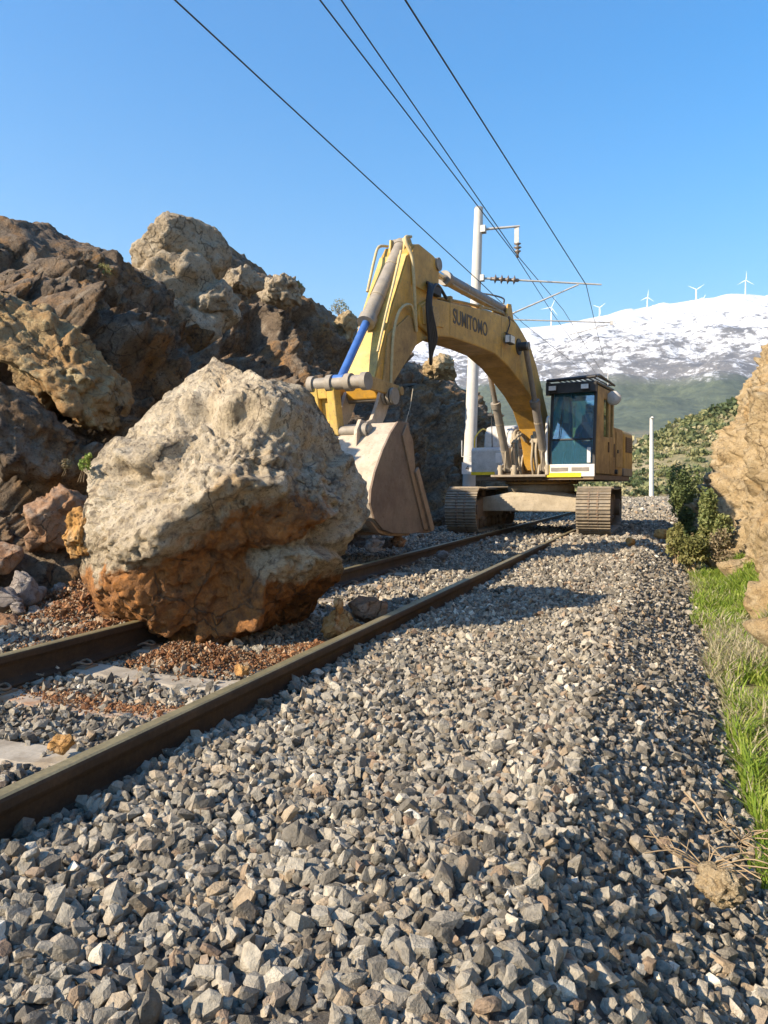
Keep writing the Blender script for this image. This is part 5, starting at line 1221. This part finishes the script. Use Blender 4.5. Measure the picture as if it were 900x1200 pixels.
for x, o_ in ((.15, 0), (.20, .05)): hs.tube(smooth_path([(x, -6.93, 4.52 + o_), (x + .02, -7.10 - o_, 4.48), (AW + .05, -7.08, 4.25), (AW + .07, -7.05, 3.95), (AW + .06, -6.98, 3.55), (AW + .04, -6.9, 3.2)], 5), .024, 6)
hs.tube(smooth_path([(AW + .05, -6.92, 3.2), (AW + .07, -7.12, 3.52), (AW + .06, -7.45, 3.40), (AW + .05, -7.62, 3.05), (AW + .04, -7.66, 2.6), (AW + .04, -7.68, 2.36)], 5), .022, 6)
hs.tube(smooth_path([(-.2, -6.9, 4.50), (-.24, -7.1, 4.44), (-.2, -7.3, 4.2), (-.2, -7.5, 3.7)], 5), .022, 6); hs.tube(smooth_path([(.18, -7.2, 4.3), (.20, -7.45, 3.8), (.21, -7.7, 3.3), (.22, -7.95, 2.75)], 4), .018, 6)
on_arm(hs, 'arm_pipe', 'tan_hose')
hs = MB()
for k in range(5): x = -.16 + k * .11; hs.tube(smooth_path([(x, -5.85, 3.90), (x + .02, -6.2, 4.02), (.30 + .02 * k, -6.55, 3.98 - .02 * k), (.36 + .015 * k, -6.72, 3.6), (.35 + .012 * k, -6.60 + .03 * k, 3.05 + .03 * k), (.32, -6.5, 2.78 + .05 * k), (.30, -6.45 + .02 * k, 3.2)], 5), .026, 6)
hs.box((-.2, -6.5, 3.86), (.33, -6.15, 3.98)); up(hs, 'arm_hose', 'rubber')
# bucket cylinder and linkage
cyl_ram((0, -6.84, 4.50), (0, -8.56, 2.30), .60, .105, .056, 'cylinder_dusty', 'chrome', 'bucket_cylinder', ao)
lk_ = MB(); lk_.cyl((-.43, -8.58, 2.27), (.43, -8.58, 2.27), .085, None, 20)
for x in (-.44, -.16, .12, .36): lk_.cyl((x, -8.58, 2.27), (x + .08, -8.58, 2.27), .115, None, 20)
on_arm(lk_, 'link_pin', 'cylinder_dusty')
lk_ = MB()
for x in (-.41, .33): lk_.prism([(-8.66, 2.27), (-8.60, 2.36), (-7.66, 2.32), (-7.58, 2.24), (-7.66, 2.17), (-8.6, 2.19)], x, x + .07)
lk_.cyl((-.44, -7.66, 2.245), (.44, -7.66, 2.245), .06, None, 14); on_arm(lk_, 'idler_link', 'yellow_dirty', .008)
hl = MB()   # bucket link: a box plate with an upright slot
for x, x1 in ((-.42, -.30), (-.16, -.04)): hl.prism([(-8.66, 2.30), (-8.50, 2.30), (-8.36, 1.62), (-8.52, 1.60)], x, x1)
hl.prism([(-8.645, 2.25), (-8.53, 2.25), (-8.49, 2.08), (-8.605, 2.08)], -.30, -.16); hl.prism([(-8.555, 1.80), (-8.43, 1.80), (-8.40, 1.63), (-8.52, 1.63)], -.30, -.16)
hl.prism([(-8.54, 2.1), (-8.51, 2.1), (-8.45, 1.78), (-8.48, 1.78)], -.30, -.16)
on_arm(hl, 'bucket_link', 'yellow_pale', .012)
# ---- bucket
BX = .70
outer = [(-8.02, 1.78), (-8.30, 1.76), (-8.50, 1.60), (-8.70, 1.38), (-8.88, 1.12), (-8.98, .90), (-9.00, .74), (-8.90, .56), (-8.70, .42), (-8.44, .36), (-7.95, .33), (-7.40, .34)]
inner = [(-7.40, .375), (-7.95, .37), (-8.42, .40), (-8.66, .46), (-8.86, .60), (-8.95, .76), (-8.93, .90), (-8.83, 1.10), (-8.66, 1.35), (-8.47, 1.56), (-8.28, 1.71), (-8.02, 1.74)]
bk_o = empty('bucket'); bk_o.parent = ex; bk_o.rotation_euler.z = TH
def bk_part(mb, name, mat, bevel=0.0): return mb.build(name, M[mat], bk_o, None, 0, bevel)
sh = MB(); n_ = len(outer); V = [(x, y, z) for x in (-BX, BX) for y, z in outer + inner]; k_ = 2 * n_
F = [(i, i + 1, k_ + i + 1, k_ + i) for i in range(k_ - 1)] + [(k_ - 1, 0, k_, 2 * k_ - 1)]
sh.add(V, F); bk_part(sh, 'shell', 'bucket_back')
sp_ = [(-8.02, 1.78), (-8.30, 1.77), (-8.50, 1.61), (-8.70, 1.39), (-8.89, 1.12), (-8.99, .90), (-9.01, .74), (-8.91, .55), (-8.70, .41), (-8.44, .35), (-7.95, .32), (-7.40, .33), (-7.86, 1.20), (-7.92, 1.55)]
for x in (-BX - .02, BX - .012): bk_part(yz(sp_, x, x + .03), 'side_wall', 'bucket', .004)
rim = [(-8.10, 1.75), (-7.92, 1.55), (-7.86, 1.20), (-7.40, .34), (-7.58, .36), (-8.03, 1.20), (-8.22, 1.60)]
for x in (-BX - .032, BX + .018): bk_part(yz(rim, x, x + .022), 'side_edge', 'bucket_edge', .005)
bk_part(yz([(-7.90, 1.14), (-7.82, 1.20), (-7.32, .36), (-7.42, .32)], BX + .04, BX + .075), 'side_cutter', 'bucket_edge', .006); bk_part(yz([(-7.90, 1.14), (-7.82, 1.20), (-7.32, .36), (-7.42, .32)], -BX - .085, -BX - .05), 'side_cutter', 'bucket_edge', .006)
for x in np.linspace(-.62, .62, 5):
    bk_part(yz([(-7.62, .31), (-7.62, .41), (-7.36, .38), (-7.12, .34), (-7.14, .315), (-7.36, .30)], x - .055, x + .055), 'tooth', 'bucket_edge', .012)
for x in (-.62, -.2, .2, .62):
    bk_part(yz([(-8.905, .52), (-8.94, .52), (-8.73, .37), (-8.44, .315), (-7.9, .29), (-7.9, .32), (-8.44, .352), (-8.71, .408)], x - .05, x + .05), 'wear_strip', 'bucket_edge')
for x in (-.30, .25):
    bk_part(yz([(-8.64, 1.44), (-8.62, 1.66), (-8.52, 1.80), (-8.36, 1.78), (-8.24, 1.82), (-8.10, 2.02), (-7.98, 2.24), (-7.82, 2.26), (-7.74, 2.1), (-7.86, 1.9), (-8.0, 1.74), (-8.30, 1.74)], x, x + .05), 'ear', 'bucket_back', .006)
pb_ = MB(); pb_.cyl((-.40, -8.46, 1.66), (.40, -8.46, 1.66), .065, None, 16); pb_.cyl((.30, -8.46, 1.66), (.38, -8.46, 1.66), .10, None, 18); pb_.cyl((-.38, -7.90, 2.15), (.42, -7.90, 2.15), .07, None, 16)
for x in (.31, .37, .43): pb_.cyl((x, -7.90, 2.15), (x + .035, -7.90, 2.15), .115, None, 18)
bk_part(pb_, 'bucket_pin', 'cylinder_dusty')
ch = MB(); ch.tube([(BX - .05, -7.75, 2.25), (BX - .04, -7.85, 2.0), (BX - .03, -8.0, 1.78)], .006, 5); bk_part(ch, 'hanging_cable', 'hose')
# ---- hoses at the boom foot
hs = MB(); rh = random.Random(2)
for x in (-.30, -.24, -.17, .10, .17, .24):
    y = -1.02 + rh.uniform(-.05, .05); h = 1.95 + rh.uniform(-.06, .18)
    hs.tube(smooth_path([(x, y + .15, 1.20), (x + rh.uniform(-.03, .03), y - .02, 1.5), (x + rh.uniform(-.04, .04), y - .04, h - .15), (x * .95, y + .03, h + .05), (x * .8, y + .2, h + .03), (x * .7, y + .32, h - .1)], 5), .027, 8)
for x in (-.44, .36): hs.tube(smooth_path([(x, -1.2, 1.3), (x + .06, -1.3, 1.6), (x + .02, -1.28, 2.0), (x, -1.4, 2.2)], 5), .02, 6)
up(hs, 'hydraulic_hose', 'hose')
for x in (-.28, .16):
    fb = MB(); fb.box((x - .09, -1.06, 1.90), (x + .11, -.90, 1.98)); fb.cyl((x, -1.0, 1.96), (x, -1.0, 2.14), .04, None, 10); fb.cyl((x + .08, -1.0, 1.96), (x + .08, -1.0, 2.10), .035, None, 10); up(fb, 'hose_block', 'carbody', .006)
for x in (-.52, -.20, .52):
    fb = MB(); fb.cyl((x, -1.24, 1.21), (x, -1.24, 1.42), .05, None, 12); fb.cyl((x - .07, -1.2, 1.34), (x + .07, -1.2, 1.34), .045, None, 12); up(fb, 'pipe_fitting', 'carbody', .006)

# ---- operator
def skin_person():
    root = empty('person'); rt = Matrix.Rotation(TH, 4, 'Z'); tag(root, 'operator in a dark jacket sitting behind the cab windscreen', 'person')
    root.matrix_world = Matrix.Translation(EX) @ rt @ Matrix.Translation((X0 + .57, -.14, 1.80))
    def skin(name, pts, edges, rad, mat, sub=2, parent=root):
        me = bpy.data.meshes.new(name); me.from_pydata(pts, edges, []); me.update()
        o = link(name, me, mat, parent); s = o.modifiers.new('skin', 'SKIN'); s.use_smooth_shade = True
        for i, r in enumerate(rad): me.skin_vertices[0].data[i].radius = (r, r) if not isinstance(r, tuple) else r
        me.skin_vertices[0].data[0].use_root = True
        o.modifiers.new('sub', 'SUBSURF').render_levels = sub; o.modifiers['sub'].levels = 1
        return o
    # clothed body: pelvis, spine, arms to the levers, bent legs
    P = [(0, .02, .05), (0, .04, .22), (0, .05, .40), (0, .03, .53), (.17, .03, .50), (.24, -.05, .28), (.22, -.32, .20), (-.17, .03, .50), (-.24, -.05, .28), (-.22, -.32, .20),
         (.10, 0, .03), (.13, -.42, .06), (.13, -.50, -.34), (-.10, 0, .03), (-.13, -.42, .06), (-.13, -.50, -.34), (.13, -.60, -.40), (-.13, -.60, -.40)]
    E_ = [(0, 1), (1, 2), (2, 3), (3, 4), (4, 5), (5, 6), (3, 7), (7, 8), (8, 9), (0, 10), (10, 11), (11, 12), (0, 13), (13, 14), (14, 15), (12, 16), (15, 17)]
    R_ = [(.16, .12), (.15, .11), (.17, .115), (.09, .08), .065, .052, .036, .065, .052, .036, .09, .07, .048, .09, .07, .048, .04, .04]
    skin('jacket', P, E_, R_, M['jacket'])
    skin('head', [(0, .03, .54), (0, .02, .62), (0, .0, .70), (0, .0, .78), (0, -.095, .695), (.078, .01, .70), (-.078, .01, .70)], [(0, 1), (1, 2), (2, 3), (2, 4), (2, 5), (2, 6)],
         [.055, .055, (.078, .095), (.070, .085), .014, .018, .018], M['skin'])
    f_ = MB()
    for s in (-1, 1): f_.lathe((s * .032, -.088, .725), (0, -1, 0), [(0, .010), (.006, .009), (.010, .003)], 8)
    f_.box((-.022, -.093, .640), (.022, -.086, .648)); f_.build('eyes_and_mouth', M['hair'], root)
    skin('hair', [(0, .03, .74), (0, .02, .80), (0, -.03, .81), (0, .06, .70)], [(0, 1), (1, 2), (0, 3)], [(.078, .08), (.066, .075), .04, .06], M['hair'])
    for s in (-1, 1):
        w = Vector((s * .22, -.35, .20)); P = [w, w + Vector((0, -.05, 0)), w + Vector((0, -.085, .004))]; E_ = [(0, 1), (1, 2)]; R_ = [.026, (.036, .018), (.036, .016)]
        for k in range(4):
            b0 = len(P); x = (k - 1.5) * .019; l = (.9, 1, .95, .75)[k]
            P += [P[2] + Vector((x, -.02, .002)), P[2] + Vector((x, -.05 * l, -.012)), P[2] + Vector((x * .9, -.055 * l, -.045))]; E_ += [(2, b0), (b0, b0 + 1), (b0 + 1, b0 + 2)]; R_ += [.010, .009, .008]
        b0 = len(P); P += [P[1] + Vector((-s * .035, -.015, -.005)), P[1] + Vector((-s * .045, -.045, -.025))]; E_ += [(1, b0), (b0, b0 + 1)]; R_ += [.011, .009]
        skin('hand', [tuple(p) for p in P], E_, R_, M['skin'], 1)
skin_person()

# ================================================================== AIR
def haze():
    g = G('haze_air')
    vol = g('VolumePrincipled', {'Color': (0.80, 0.88, 1.0, 1), 'Density': 0.00012, 'Anisotropy': 0.2})
    g.nt.links.new(vol, g.out.inputs['Volume'])
    m = MB(); m.box((-9500, -9500, -12), (9500, 9500, 1150)); o = m.build('haze', g.m); o['kind'] = 'stuff'; o['label'] = 'thin blue air between the camera and the mountain'
    o.display_type = 'WIRE'
haze()
